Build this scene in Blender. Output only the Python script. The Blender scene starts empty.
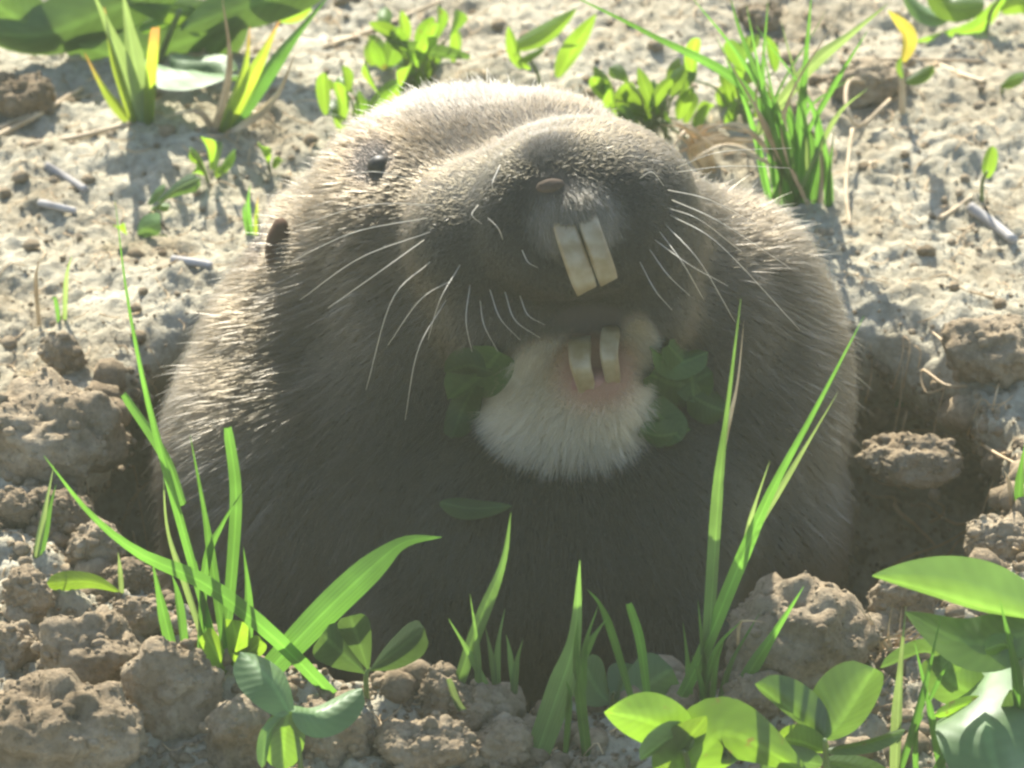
import bpy, bmesh, math, random
import numpy as np
from mathutils import Vector, Matrix

# ------------------------------------------------------------------ camera, sky, sun, exposure
U = 0.01                       # everything below is measured in centimetres
D = 150.0                      # camera distance
PITCH = math.radians(30.0)
PX = 80.0                      # pixels per centimetre at the animal
S_, C_ = math.sin(PITCH), math.cos(PITCH)
RIGHT = np.array([1.0, 0, 0]); UP = np.array([0, S_, C_]); FWD = np.array([0, C_, -S_])
CAM = -FWD * D
SUN_EL, SUN_AZ = math.radians(36.5), math.radians(-11.0)   # behind the animal, a little to the left

sc = bpy.context.scene
col = sc.collection
cd = bpy.data.cameras.new('camera'); cam = bpy.data.objects.new('camera', cd); col.objects.link(cam)
cam.location = Vector(CAM * U); cam.rotation_euler = (math.pi / 2 - PITCH, 0, 0)
cd.sensor_width = 36.0; cd.lens = 36.0 * D / (1024 / PX)
cd.clip_start = 0.05; cd.clip_end = 500.0
cd.dof.use_dof = True; cd.dof.focus_distance = (D - 3.0) * U; cd.dof.aperture_fstop = 64.0
sc.camera = cam

world = bpy.data.worlds.new('World'); sc.world = world; world.use_nodes = True
wn = world.node_tree.nodes; wl = world.node_tree.links
sky = wn.new('ShaderNodeTexSky'); sky.sky_type = 'NISHITA'; sky.sun_disc = False
sky.sun_elevation = SUN_EL; sky.sun_rotation = SUN_AZ
wl.new(sky.outputs[0], wn['Background'].inputs[0]); wn['Background'].inputs[1].default_value = 0.125

sd = bpy.data.lights.new('sun', 'SUN'); sd.energy = 5.0; sd.angle = math.radians(0.5); sd.color = (1.0, 0.965, 0.85)
sun = bpy.data.objects.new('sun', sd); col.objects.link(sun)
to_sun = Vector((math.sin(SUN_AZ) * math.cos(SUN_EL), math.cos(SUN_AZ) * math.cos(SUN_EL), math.sin(SUN_EL)))
sun.rotation_euler = (-to_sun).to_track_quat('-Z', 'Y').to_euler(); sun.location = to_sun * 2

sc.view_settings.view_transform = 'Standard'; sc.view_settings.look = 'None'
sc.view_settings.gamma = 1.0; sc.view_settings.use_curve_mapping = False
sc.view_settings.exposure = 1.55
sc.cycles.filter_width = 2.6
sc.cycles.use_denoising = True
sc.cycles.max_bounces = 8; sc.cycles.transmission_bounces = 6; sc.cycles.diffuse_bounces = 4; sc.cycles.glossy_bounces = 6

# ------------------------------------------------------------------ helpers
rng = np.random.default_rng(7); random.seed(7)

def P(px, py, d=0.0):
    """point at depth d (cm behind the animal's middle) seen at a pixel"""
    k = (D + d) / D
    return CAM + FWD * (D + d) + (RIGHT * (px - 512) + UP * (384 - py)) / PX * k

def Ph(px, py, z):
    """point of the level plane z = const"""
    r = FWD * D + (RIGHT * (px - 512) + UP * (384 - py)) / PX
    return CAM + r * ((z - CAM[2]) / r[2])

def Pv(px, py, y):
    """point of the upright plane y = const"""
    r = FWD * D + (RIGHT * (px - 512) + UP * (384 - py)) / PX
    return CAM + r * ((y - CAM[1]) / r[1])

_perm = np.random.default_rng(3).permutation(256)
_perm = np.concatenate([_perm, _perm, _perm])
_grad = np.random.default_rng(5).normal(size=(256, 3)); _grad /= np.linalg.norm(_grad, axis=1)[:, None]

def perlin(p):
    p = np.asarray(p, float); i = np.floor(p).astype(int); f = p - i
    w = f * f * f * (f * (f * 6 - 15) + 10); i &= 255
    out = 0
    for a in (0, 1):
        for b in (0, 1):
            for c in (0, 1):
                h = _perm[_perm[_perm[(i[..., 0] + a) & 255] + ((i[..., 1] + b) & 255)] + ((i[..., 2] + c) & 255)]
                g = _grad[h]
                dot = g[..., 0] * (f[..., 0] - a) + g[..., 1] * (f[..., 1] - b) + g[..., 2] * (f[..., 2] - c)
                out = out + dot * (w[..., 0] if a else 1 - w[..., 0]) * (w[..., 1] if b else 1 - w[..., 1]) * (w[..., 2] if c else 1 - w[..., 2])
    return out

def fbm(p, oct=4, gain=0.5):
    s, a, p = 0, 1.0, np.asarray(p, float)
    for k in range(oct):
        s = s + a * perlin(p + 17.3 * k); p = p * 2.03; a *= gain
    return s

def cell(p):
    """distance to the nearest cell point: lumps"""
    p = np.asarray(p, float); i = np.floor(p).astype(int); best = np.full(p.shape[:-1], 9.0)
    for a in (-1, 0, 1):
        for b in (-1, 0, 1):
            x, y = i[..., 0] + a, i[..., 1] + b
            h = _perm[_perm[x & 255] + (y & 255)]; h2 = _perm[h + 77]
            best = np.minimum(best, np.hypot(x + h / 256 - p[..., 0], y + h2 / 256 - p[..., 1]))
    return best

def sstep(a, b, x):
    t = np.clip((x - a) / (b - a), 0, 1); return t * t * (3 - 2 * t)

def mesh_obj(name, verts, faces, mat, parent=None, origin=None, smooth=True, uvs=None):
    verts = np.asarray(verts, float)
    o0 = np.zeros(3) if origin is None else np.asarray(origin, float)
    me = bpy.data.meshes.new(name); me.from_pydata(((verts - o0) * U).tolist(), [], faces); me.update()
    if smooth: me.polygons.foreach_set('use_smooth', [True] * len(me.polygons))
    if uvs is not None:
        ul = me.uv_layers.new(name='UVMap')
        idx = np.empty(len(me.loops), dtype=np.int32); me.loops.foreach_get('vertex_index', idx)
        ul.data.foreach_set('uv', np.asarray(uvs, np.float32)[idx].ravel())
    me.materials.append(mat)
    ob = bpy.data.objects.new(name, me); col.objects.link(ob)
    ob.location = Vector(o0 * U)
    if parent is not None:
        ob.parent = parent; ob.location = ob.location - parent.location
    return ob

def tag(o, label, cat=None, group=None, kind=None):
    if label: o['label'] = label
    if cat: o['category'] = cat
    if group: o['group'] = group
    if kind: o['kind'] = kind
    return o

def empty(name, loc, label, cat, group=None):
    o = bpy.data.objects.new(name, None); o.empty_display_size = 0.002
    col.objects.link(o); o.location = Vector(np.asarray(loc) * U)
    return tag(o, label, cat, group)

def spline(pts, n):
    pts = [np.asarray(p, float) for p in pts]
    if len(pts) == 2: return np.array([pts[0] + (pts[1] - pts[0]) * t for t in np.linspace(0, 1, n)])
    q = [2 * pts[0] - pts[1]] + pts + [2 * pts[-1] - pts[-2]]
    out = []
    for t in np.linspace(0, len(pts) - 1, n):
        k = min(int(t), len(pts) - 2); u = t - k; a, b, c, d = q[k:k + 4]
        out.append(0.5 * (2 * b + (c - a) * u + (2 * a - 5 * b + 4 * c - d) * u * u + (3 * b - a - 3 * c + d) * u ** 3))
    return np.array(out)

def tube(pts, r0, r1, sides=6, n=14):
    c = spline(pts, n); V, F = [], []
    for i in range(n):
        t = c[min(i + 1, n - 1)] - c[max(i - 1, 0)]; t /= np.linalg.norm(t) + 1e-9
        a = np.cross(t, [0.3, 0.8, 0.52]); a /= np.linalg.norm(a) + 1e-9; b = np.cross(t, a)
        r = r0 + (r1 - r0) * i / (n - 1)
        for k in range(sides):
            an = 2 * math.pi * k / sides; V.append(c[i] + r * (math.cos(an) * a + math.sin(an) * b))
    for i in range(n - 1):
        for k in range(sides):
            F.append((i * sides + k, i * sides + (k + 1) % sides, (i + 1) * sides + (k + 1) % sides, (i + 1) * sides + k))
    F.append(tuple(range(sides))[::-1]); F.append(tuple(range((n - 1) * sides, n * sides)))
    return np.array(V), F

# ------------------------------------------------------------------ materials
def new_mat(name):
    m = bpy.data.materials.new(name); m.use_nodes = True
    nt = m.node_tree; nt.nodes.clear()
    out = nt.nodes.new('ShaderNodeOutputMaterial'); return m, nt, nt.nodes, nt.links, out

def ramp(N, stops):
    r = N.new('ShaderNodeValToRGB'); e = r.color_ramp.elements
    while len(e) < len(stops): e.new(0.5)
    for k, (p, c) in enumerate(stops): e[k].position = p; e[k].color = (*c, 1)
    return r

def soil_mat(name, dark, mid, light, scale=1.0, bump=1.0):
    m, nt, N, L, out = new_mat(name)
    tc = N.new('ShaderNodeTexCoord'); b = N.new('ShaderNodeBsdfPrincipled')
    geo = N.new('ShaderNodeNewGeometry')
    n1 = N.new('ShaderNodeTexNoise'); n1.inputs['Scale'].default_value = 60 * scale; n1.inputs['Detail'].default_value = 8
    n1.inputs['Roughness'].default_value = 0.65
    L.new(geo.outputs['Position'], n1.inputs['Vector'])
    r = ramp(N, [(0.30, dark), (0.5, mid), (0.72, light)]); L.new(n1.outputs['Fac'], r.inputs[0])
    n3 = N.new('ShaderNodeTexNoise'); n3.inputs['Scale'].default_value = 900 * scale; n3.inputs['Detail'].default_value = 3
    L.new(geo.outputs['Position'], n3.inputs['Vector'])
    mx = N.new('ShaderNodeMix'); mx.data_type = 'RGBA'; mx.blend_type = 'MULTIPLY'; mx.inputs[0].default_value = 0.55
    r3 = ramp(N, [(0.3, (0.55, 0.5, 0.45)), (0.6, (1.1, 1.08, 1.05))]); L.new(n3.outputs['Fac'], r3.inputs[0])
    L.new(r.outputs[0], mx.inputs[6]); L.new(r3.outputs[0], mx.inputs[7])
    L.new(mx.outputs[2], b.inputs['Base Color'])
    b.inputs['Roughness'].default_value = 0.95; b.inputs['Specular IOR Level'].default_value = 0.15
    n2 = N.new('ShaderNodeTexNoise'); n2.inputs['Scale'].default_value = 420 * scale; n2.inputs['Detail'].default_value = 6
    n2.inputs['Roughness'].default_value = 0.7
    L.new(geo.outputs['Position'], n2.inputs['Vector'])
    bp = N.new('ShaderNodeBump'); bp.inputs['Strength'].default_value = 0.9 * bump; bp.inputs['Distance'].default_value = 0.0014
    L.new(n2.outputs['Fac'], bp.inputs['Height']); L.new(bp.outputs[0], b.inputs['Normal'])
    L.new(b.outputs[0], out.inputs[0]); return m

def leaf_mat(name, base, trans, rough=0.4, tfac=0.5, veins=60.0, tip=None, spots=0.0, spec=0.5):
    m, nt, N, L, out = new_mat(name)
    uv = N.new('ShaderNodeUVMap'); oi = N.new('ShaderNodeObjectInfo'); geo = N.new('ShaderNodeNewGeometry')
    sx = N.new('ShaderNodeSeparateXYZ'); L.new(uv.outputs[0], sx.inputs[0])
    nz = N.new('ShaderNodeTexNoise'); nz.inputs['Scale'].default_value = 180; nz.inputs['Detail'].default_value = 5
    L.new(geo.outputs['Position'], nz.inputs['Vector'])
    # parallel / pinnate veins
    mp = N.new('ShaderNodeMath'); mp.operation = 'MULTIPLY'; mp.inputs[1].default_value = veins; L.new(sx.outputs[1], mp.inputs[0])
    sn = N.new('ShaderNodeMath'); sn.operation = 'SINE'
    if veins <= 12:                                                 # side veins leaving the midrib at a slant
        av = N.new('ShaderNodeMath'); av.operation = 'ABSOLUTE'; L.new(sx.outputs[1], av.inputs[0])
        u1 = N.new('ShaderNodeMath'); u1.operation = 'MULTIPLY'; u1.inputs[1].default_value = 62.0; L.new(sx.outputs[0], u1.inputs[0])
        u2 = N.new('ShaderNodeMath'); u2.operation = 'MULTIPLY_ADD'; u2.inputs[1].default_value = -13.0; L.new(av.outputs[0], u2.inputs[0]); L.new(u1.outputs[0], u2.inputs[2])
        u3 = N.new('ShaderNodeMath'); u3.operation = 'MULTIPLY_ADD'; u3.inputs[1].default_value = 5.0; L.new(nz.outputs['Fac'], u3.inputs[0]); L.new(u2.outputs[0], u3.inputs[2])
        L.new(u3.outputs[0], sn.inputs[0])
    else: L.new(mp.outputs[0], sn.inputs[0])
    hs = N.new('ShaderNodeMapRange'); hs.inputs[1].default_value = 0; hs.inputs[2].default_value = 1; hs.inputs[3].default_value = 0.72; hs.inputs[4].default_value = 1.28
    L.new(oi.outputs['Random'], hs.inputs[0])
    vv = N.new('ShaderNodeMath'); vv.operation = 'MULTIPLY_ADD'; vv.inputs[1].default_value = 0.09 if veins > 12 else 0.035; L.new(sn.outputs[0], vv.inputs[0]); L.new(hs.outputs[0], vv.inputs[2])
    nn = N.new('ShaderNodeMath'); nn.operation = 'MULTIPLY_ADD'; nn.inputs[1].default_value = 0.7
    L.new(nz.outputs['Fac'], nn.inputs[0]); L.new(vv.outputs[0], nn.inputs[2])
    sb = N.new('ShaderNodeMath'); sb.operation = 'SUBTRACT'; sb.inputs[1].default_value = 0.35; L.new(nn.outputs[0], sb.inputs[0])
    ab = N.new('ShaderNodeMath'); ab.operation = 'ABSOLUTE'; L.new(sx.outputs[1], ab.inputs[0])
    rib = N.new('ShaderNodeMapRange'); rib.inputs[1].default_value = 0.05; rib.inputs[2].default_value = 0.16; rib.inputs[3].default_value = 1.35; rib.inputs[4].default_value = 1.0; L.new(ab.outputs[0], rib.inputs[0])
    n5 = N.new('ShaderNodeTexNoise'); n5.inputs['Scale'].default_value = 45; n5.inputs['Detail'].default_value = 3; L.new(geo.outputs['Position'], n5.inputs['Vector'])
    pat = N.new('ShaderNodeMapRange'); pat.inputs[1].default_value = 0.3; pat.inputs[2].default_value = 0.7; pat.inputs[3].default_value = 0.72; pat.inputs[4].default_value = 1.2; L.new(n5.outputs['Fac'], pat.inputs[0])
    m1 = N.new('ShaderNodeMath'); m1.operation = 'MULTIPLY'; L.new(rib.outputs[0], m1.inputs[0]); L.new(pat.outputs[0], m1.inputs[1])
    sb0 = sb; sb = N.new('ShaderNodeMath'); sb.operation = 'MULTIPLY'; L.new(sb0.outputs[0], sb.inputs[0]); L.new(m1.outputs[0], sb.inputs[1])
    def tinted(c):
        mxx = N.new('ShaderNodeVectorMath'); mxx.operation = 'SCALE'; mxx.inputs[0].default_value = c
        L.new(sb.outputs[0], mxx.inputs['Scale']); o = mxx.outputs[0]
        if tip is not None:
            r = N.new('ShaderNodeMapRange'); r.inputs[1].default_value = 0.62; r.inputs[2].default_value = 0.95; L.new(sx.outputs[0], r.inputs[0])
            mm = N.new('ShaderNodeMix'); mm.data_type = 'RGBA'; L.new(r.outputs[0], mm.inputs[0]); L.new(o, mm.inputs[6]); mm.inputs[7].default_value = (*tip, 1); o = mm.outputs[2]
        if spots > 0:
            n4 = N.new('ShaderNodeTexNoise'); n4.inputs['Scale'].default_value = 420; n4.inputs['Detail'].default_value = 3; L.new(geo.outputs['Position'], n4.inputs['Vector'])
            r = N.new('ShaderNodeMapRange'); r.inputs[1].default_value = 0.62; r.inputs[2].default_value = 0.70; r.inputs[4].default_value = spots; L.new(n4.outputs['Fac'], r.inputs[0])
            mm = N.new('ShaderNodeMix'); mm.data_type = 'RGBA'; L.new(r.outputs[0], mm.inputs[0]); L.new(o, mm.inputs[6]); mm.inputs[7].default_value = (0.16, 0.10, 0.03, 1); o = mm.outputs[2]
        return o
    b = N.new('ShaderNodeBsdfPrincipled'); L.new(tinted(base), b.inputs['Base Color'])
    b.inputs['Roughness'].default_value = rough; b.inputs['Specular IOR Level'].default_value = spec
    t = N.new('ShaderNodeBsdfTranslucent'); L.new(tinted(trans), t.inputs['Color'])
    bp = N.new('ShaderNodeBump'); bp.inputs['Strength'].default_value = 0.35; bp.inputs['Distance'].default_value = 0.0003
    ad = N.new('ShaderNodeMath'); ad.operation = 'MULTIPLY_ADD'; ad.inputs[1].default_value = 0.3 if veins > 12 else 0.10; L.new(sn.outputs[0], ad.inputs[0]); L.new(nz.outputs['Fac'], ad.inputs[2])
    L.new(ad.outputs[0], bp.inputs['Height']); L.new(bp.outputs[0], b.inputs['Normal'])
    mx = N.new('ShaderNodeMixShader'); mx.inputs[0].default_value = tfac
    L.new(b.outputs[0], mx.inputs[1]); L.new(t.outputs[0], mx.inputs[2]); L.new(mx.outputs[0], out.inputs[0]); return m

def plain_mat(name, c1, c2, rough=0.7, scale=300, bump=0.3, spec=0.3, sss=0.0):
    m, nt, N, L, out = new_mat(name)
    geo = N.new('ShaderNodeNewGeometry'); nz = N.new('ShaderNodeTexNoise'); nz.inputs['Scale'].default_value = scale; nz.inputs['Detail'].default_value = 5
    L.new(geo.outputs['Position'], nz.inputs['Vector'])
    r = ramp(N, [(0.35, c1), (0.65, c2)]); L.new(nz.outputs['Fac'], r.inputs[0])
    b = N.new('ShaderNodeBsdfPrincipled'); L.new(r.outputs[0], b.inputs['Base Color'])
    b.inputs['Roughness'].default_value = rough; b.inputs['Specular IOR Level'].default_value = spec
    if sss: b.inputs['Subsurface Weight'].default_value = sss; b.inputs['Subsurface Scale'].default_value = 0.001
    bp = N.new('ShaderNodeBump'); bp.inputs['Strength'].default_value = bump; bp.inputs['Distance'].default_value = 0.0003
    L.new(nz.outputs['Fac'], bp.inputs['Height']); L.new(bp.outputs[0], b.inputs['Normal'])
    L.new(b.outputs[0], out.inputs[0]); return m

M = {}
M['soil'] = soil_mat('dry_soil', (0.23, 0.185, 0.115), (0.355, 0.32, 0.235), (0.46, 0.425, 0.33))
M['clod'] = soil_mat('clod_soil', (0.15, 0.11, 0.065), (0.26, 0.20, 0.128), (0.39, 0.32, 0.22), 1.3, 1.0)
M['grass'] = leaf_mat('grass_blade', (0.065, 0.13, 0.03), (0.11, 0.255, 0.028), 0.42, 0.52, 26)
M['grass_dull'] = leaf_mat('shade_dull_grass', (0.09, 0.16, 0.055), (0.14, 0.26, 0.04), 0.45, 0.45, 26)  # dull-toned blades, some with their shade put into the colour
M['grass_pale'] = leaf_mat('pale_grass', (0.15, 0.22, 0.09), (0.22, 0.30, 0.07), 0.5, 0.45, 26)
M['grass_tip'] = leaf_mat('orange_tipped_grass', (0.13, 0.20, 0.04), (0.34, 0.44, 0.03), 0.45, 0.5, 26, tip=(0.5, 0.24, 0.06))
M['leaf'] = leaf_mat('weed_leaf', (0.07, 0.14, 0.035), (0.21, 0.34, 0.02), 0.4, 0.55, 8, spec=0.5)
M['leaf_spot'] = leaf_mat('spotted_leaf', (0.09, 0.15, 0.04), (0.20, 0.36, 0.02), 0.4, 0.52, 8, spots=0.8)
M['leaf_gloss'] = leaf_mat('glossy_leaf', (0.085, 0.15, 0.05), (0.13, 0.23, 0.03), 0.5, 0.3, 8, spec=0.4)
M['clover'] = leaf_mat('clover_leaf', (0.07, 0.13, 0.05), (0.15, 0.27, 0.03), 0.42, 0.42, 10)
M['clover_dull'] = leaf_mat('shade_toned_clover_leaf', (0.040, 0.072, 0.022), (0.09, 0.16, 0.025), 0.6, 0.4, 10, spec=0.2)  # darker, less translucent clover: shade is put into its colour
M['yellow'] = leaf_mat('yellowing_leaf', (0.22, 0.18, 0.04), (0.34, 0.28, 0.03), 0.5, 0.5, 10, spots=0.9)
M['straw'] = plain_mat('dry_straw', (0.34, 0.24, 0.13), (0.55, 0.42, 0.26), 0.6, 250)
M['stick'] = plain_mat('weathered_stick', (0.22, 0.20, 0.18), (0.42, 0.39, 0.36), 0.85, 200, 0.6, 0.1)
M['root'] = plain_mat('pale_root', (0.40, 0.27, 0.14), (0.55, 0.40, 0.23), 0.6, 300)
M['stem'] = leaf_mat('green_stem', (0.12, 0.17, 0.05), (0.2, 0.3, 0.04), 0.5, 0.25, 10)
M['tooth'] = plain_mat('incisor_enamel', (0.18, 0.125, 0.05), (0.27, 0.22, 0.13), 0.38, 420, 0.35, 0.5, 0.1)
M['eye'] = plain_mat('eye', (0.010, 0.008, 0.006), (0.016, 0.012, 0.010), 0.5, 100, 0.0, 0.25)
M['skin'] = plain_mat('nose_skin', (0.05, 0.036, 0.026), (0.085, 0.06, 0.045), 0.9, 500, 0.8, 0.1, 0.0)
M['earskin'] = plain_mat('ear_skin', (0.05, 0.03, 0.019), (0.085, 0.05, 0.032), 0.95, 300, 0.6, 0.1)
M['mouth'] = plain_mat('mouth_skin', (0.16, 0.075, 0.06), (0.24, 0.12, 0.09), 0.5, 300, 0.3)

# ------------------------------------------------------------------ ground with the burrow mouth
GZ = -1.5
def hole_mask(x, y):
    """0 outside the burrow, 1 inside"""
    ang = np.arctan2((y + 0.3) / 5.0, (x - 0.35) / 5.85)
    e = 1.9 + 0.9 * sstep(-1.5, 1.5, y + 0.35 * x)
    rr = (np.abs((x - 0.35) / 5.85) ** e + np.abs((y + 0.3) / 4.9) ** e) ** (1 / e)
    q = np.stack([np.cos(ang) * 2.3, np.sin(ang) * 2.3, np.zeros_like(ang) + 4.4], -1)
    edge = 1.0 + 0.10 * perlin(q) + 0.06 * perlin(q * 3.1) + 0.035 * perlin(np.stack([x * 1.5, y * 1.5, x * 0], -1))
    return 1 - sstep(edge - 0.17, edge + 0.02, rr), rr / edge

def ground_z(x, y):
    x = np.asarray(x, float); y = np.asarray(y, float); o = np.zeros_like(x)
    p = np.stack([x, y, o + 1.7], -1)
    near = 1 / (1 + (np.hypot(x, y) / 40) ** 2)
    z = GZ + 0.55 * perlin(p * 0.16) + 0.32 * perlin(p * 0.42 + 9) * near
    # lumpy spoil in front and to the left, smoother baked crust behind
    lump = sstep(2.5, -2.5, y + 0.15 * x) * near
    c1 = cell(np.stack([x * 0.85 + 0.3 * perlin(p * 1.3), y * 0.85], -1)); c2 = cell(np.stack([x * 2.0 + 5, y * 2.0 + 0.3 * perlin(p * 2 + 3)], -1)); c3 = cell(np.stack([x * 4.6, y * 4.6 + 3], -1))
    z = z + lump * (0.34 * (0.55 - c1) + 0.20 * (0.5 - c2)) + (0.05 + 0.05 * lump) * (0.5 - c3) * near
    z = z + near * (0.17 * fbm(p * 1.5, 4, 0.55) + (0.09 + 0.03 * lump) * fbm(p * 4, 5, 0.68) + 0.10 * np.abs(perlin(p * 2.7 + 5)))
    # raised lip round the hole
    m, rr = hole_mask(x, y)
    z = z + 0.35 * np.exp(-((rr - 1.12) / 0.14) ** 2) * sstep(-5, 3, y + 2.0)
    wall = 0.5 * fbm(np.stack([x * 1.1, y * 1.1, o + 3.3], -1), 4, 0.6)
    z = z - m * (4.0 + wall) + 0.0
    return z

def axis(a0, a1, fine, far, n):
    core = np.arange(a0, a1 + fine / 2, fine)
    g = np.geomspace(fine, far, n)
    return np.concatenate([(a0 - g)[::-1], core, a1 + g])
gx = axis(-8.2, 8.2, 0.05, 30000, 46); gy = axis(-9.0, 14.0, 0.06, 30000, 46)
X, Y = np.meshgrid(gx, gy); Z = ground_z(X, Y)
# small overhangs: let the rim wander sideways with height noise
nx, ny = len(gx), len(gy)
near = 1 / (1 + (np.hypot(X, Y) / 14) ** 4)
pp = np.stack([X * 2.2, Y * 2.2, Z * 2.2], -1)
Xd = X + near * 0.07 * perlin(pp + 31) + near * 0.03 * perlin(pp * 2.3 + 7); Yd = Y + near * 0.07 * perlin(pp + 57)
def undercut(x, y):
    """the burrow widens below its rim at the sides and back"""
    m, rr = hole_mask(x, y)
    a = 1.9 * sstep(0.04, 0.55, m) * sstep(-2.6, -0.4, y) * np.clip(rr, 0, 1)
    l = np.hypot(x - 0.35, y + 0.3) + 1e-6
    return a * (x - 0.35) / l, a * (y + 0.3) / l
ux, uy = undercut(X, Y); Xd = Xd + ux; Yd = Yd + uy
idx = np.arange(nx * ny).reshape(ny, nx)
faces = np.stack([idx[:-1, :-1], idx[:-1, 1:], idx[1:, 1:], idx[1:, :-1]], -1).reshape(-1, 4)
gv = np.stack([Xd, Yd, Z], -1).reshape(-1, 3)
ground = mesh_obj('ground', gv, faces.tolist(), M['soil'])
from mathutils.bvhtree import BVHTree
inner = np.abs(gv[faces[:, 0]]).max(1) < 60
BVH = BVHTree.FromPolygons(gv.tolist(), faces[inner].tolist())
tag(ground, 'dry pale brown soil with a burrow mouth', kind='structure')

def hit(px, py):
    """where a pixel's ray meets the soil"""
    r = FWD * D + (RIGHT * (px - 512) + UP * (384 - py)) / PX; r = r / np.linalg.norm(r)
    h = BVH.ray_cast(Vector(CAM), Vector(r))[0]
    return np.array(h)

# ------------------------------------------------------------------ the animal
def ell(px, py, d, rx, ru, rd, roll=0.0):
    return (P(px, py, d), rx, ru, rd, roll)
ELL = [
    ell(505, 500, 1.6, 4.05, 3.6, 3.3),           # trunk
    ell(340, 480, 0.9, 2.20, 2.5, 2.1, 0.2),      # right shoulder
    ell(300, 600, 0.9, 1.75, 2.0, 1.8),
    ell(690, 400, 1.0, 1.95, 2.5, 2.1, -0.15),    # left shoulder
    ell(730, 520, 1.2, 1.45, 1.7, 1.7),
    ell(465, 235, 0.1, 2.05, 1.82, 2.2, 0.15),    # skull
    ell(370, 300, 0.9, 1.65, 1.65, 1.9, 0.4),     # neck, cheek pouch
    ell(310, 370, 1.0, 1.35, 1.5, 1.7, 0.4),
    ell(420, 400, 0.2, 1.7, 1.9, 1.7),
    ell(445, 320, -0.3, 1.5, 1.4, 1.6),
    ell(500, 250, -1.1, 1.35, 1.25, 1.7),         # cheek
    ell(660, 320, 0.0, 1.6, 1.7, 1.7),
    ell(700, 300, 0.6, 1.5, 1.4, 1.7),
    ell(655, 235, -0.6, 0.85, 0.9, 1.4),
    ell(582, 203, -2.2, 1.45, 1.08, 1.8),         # muzzle
    ell(535, 240, -2.6, 1.0, 0.88, 1.1),         # whisker pads
    ell(625, 235, -2.6, 0.82, 0.86, 1.0),
    ell(568, 214, -3.40, 1.18, 1.08, 0.70),       # blunt front of the snout
    ell(575, 212, -3.65, 0.80, 0.75, 0.5),
    ell(578, 214, -3.9, 0.42, 0.36, 0.42),       # lip the upper incisors grow from
    ell(535, 157, -0.4, 1.2, 0.82, 1.5),          # brow
    ell(490, 238, -2.0, 1.10, 1.05, 1.4),          # cheeks run into the snout
    ell(650, 235, -1.6, 0.72, 0.92, 1.4),
    ell(505, 310, -1.9, 0.95, 0.9, 1.1),          # jowls either side of the mouth
    ell(645, 300, -1.75, 0.68, 0.85, 1.0),
    ell(585, 312, -1.55, 0.85, 0.5, 0.9),         # back of the mouth
    ell(565, 396, -1.4, 1.00, 0.72, 0.95, 0.3),   # chin
    ell(602, 385, -1.9, 0.60, 0.55, 0.62),
    ell(560, 520, -0.3, 2.5, 2.3, 1.9),           # chest
    ell(420, 640, -0.9, 0.85, 1.2, 0.9, 0.2),     # forelimbs
    ell(665, 640, -0.9, 0.85, 1.2, 0.9, -0.2),
    ell(430, 720, -1.7, 0.55, 0.4, 0.8),
    ell(655, 720, -1.7, 0.55, 0.4, 0.8),
]
bm = bmesh.new()
for c, rx, ru, rd, roll in ELL:
    ca, sa = math.cos(roll), math.sin(roll)
    ax, ay = RIGHT * ca + UP * sa, UP * ca - RIGHT * sa
    m4 = Matrix([[ax[i] * rx * U, ay[i] * ru * U, FWD[i] * rd * U, c[i] * U] for i in range(3)] + [[0, 0, 0, 1]])
    bmesh.ops.create_icosphere(bm, subdivisions=4, radius=1.0, matrix=m4)
me0 = bpy.data.meshes.new('tmp'); bm.to_mesh(me0); bm.free()
tmp = bpy.data.objects.new('tmp', me0); col.objects.link(tmp)
rm = tmp.modifiers.new('r', 'REMESH'); rm.mode = 'VOXEL'; rm.voxel_size = 0.10 * U
sm = tmp.modifiers.new('s', 'SMOOTH'); sm.factor = 0.5; sm.iterations = 44
dg = bpy.context.evaluated_depsgraph_get(); dg.update()
bme = bpy.data.meshes.new_from_object(tmp.evaluated_get(dg)); bme.name = 'body'
bpy.data.objects.remove(tmp); bpy.data.meshes.remove(me0)
bme.materials.clear()
n = len(bme.vertices); bv = np.empty(n * 3, np.float32); bme.vertices.foreach_get('co', bv); bv = bv.reshape(-1, 3).astype(float) / U
bme.polygons.foreach_set('use_smooth', [True] * len(bme.polygons))

BASE = np.array([0.0, 0.5, -4.9])
animal = empty('gopher', BASE, 'greyish brown furry gopher with long bare incisors sitting in its burrow', 'gopher')

NOSE = P(552, 184, -4.15); CHIN = P(566, 398, -2.4); MOUTH = P(596, 372, -2.6); LIP = P(576, 220, -4.1)
EYE = P(380, 166, -0.9); EAR = P(272, 245, 0.9)
MUZ = P(572, 228, -3.5)

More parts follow.
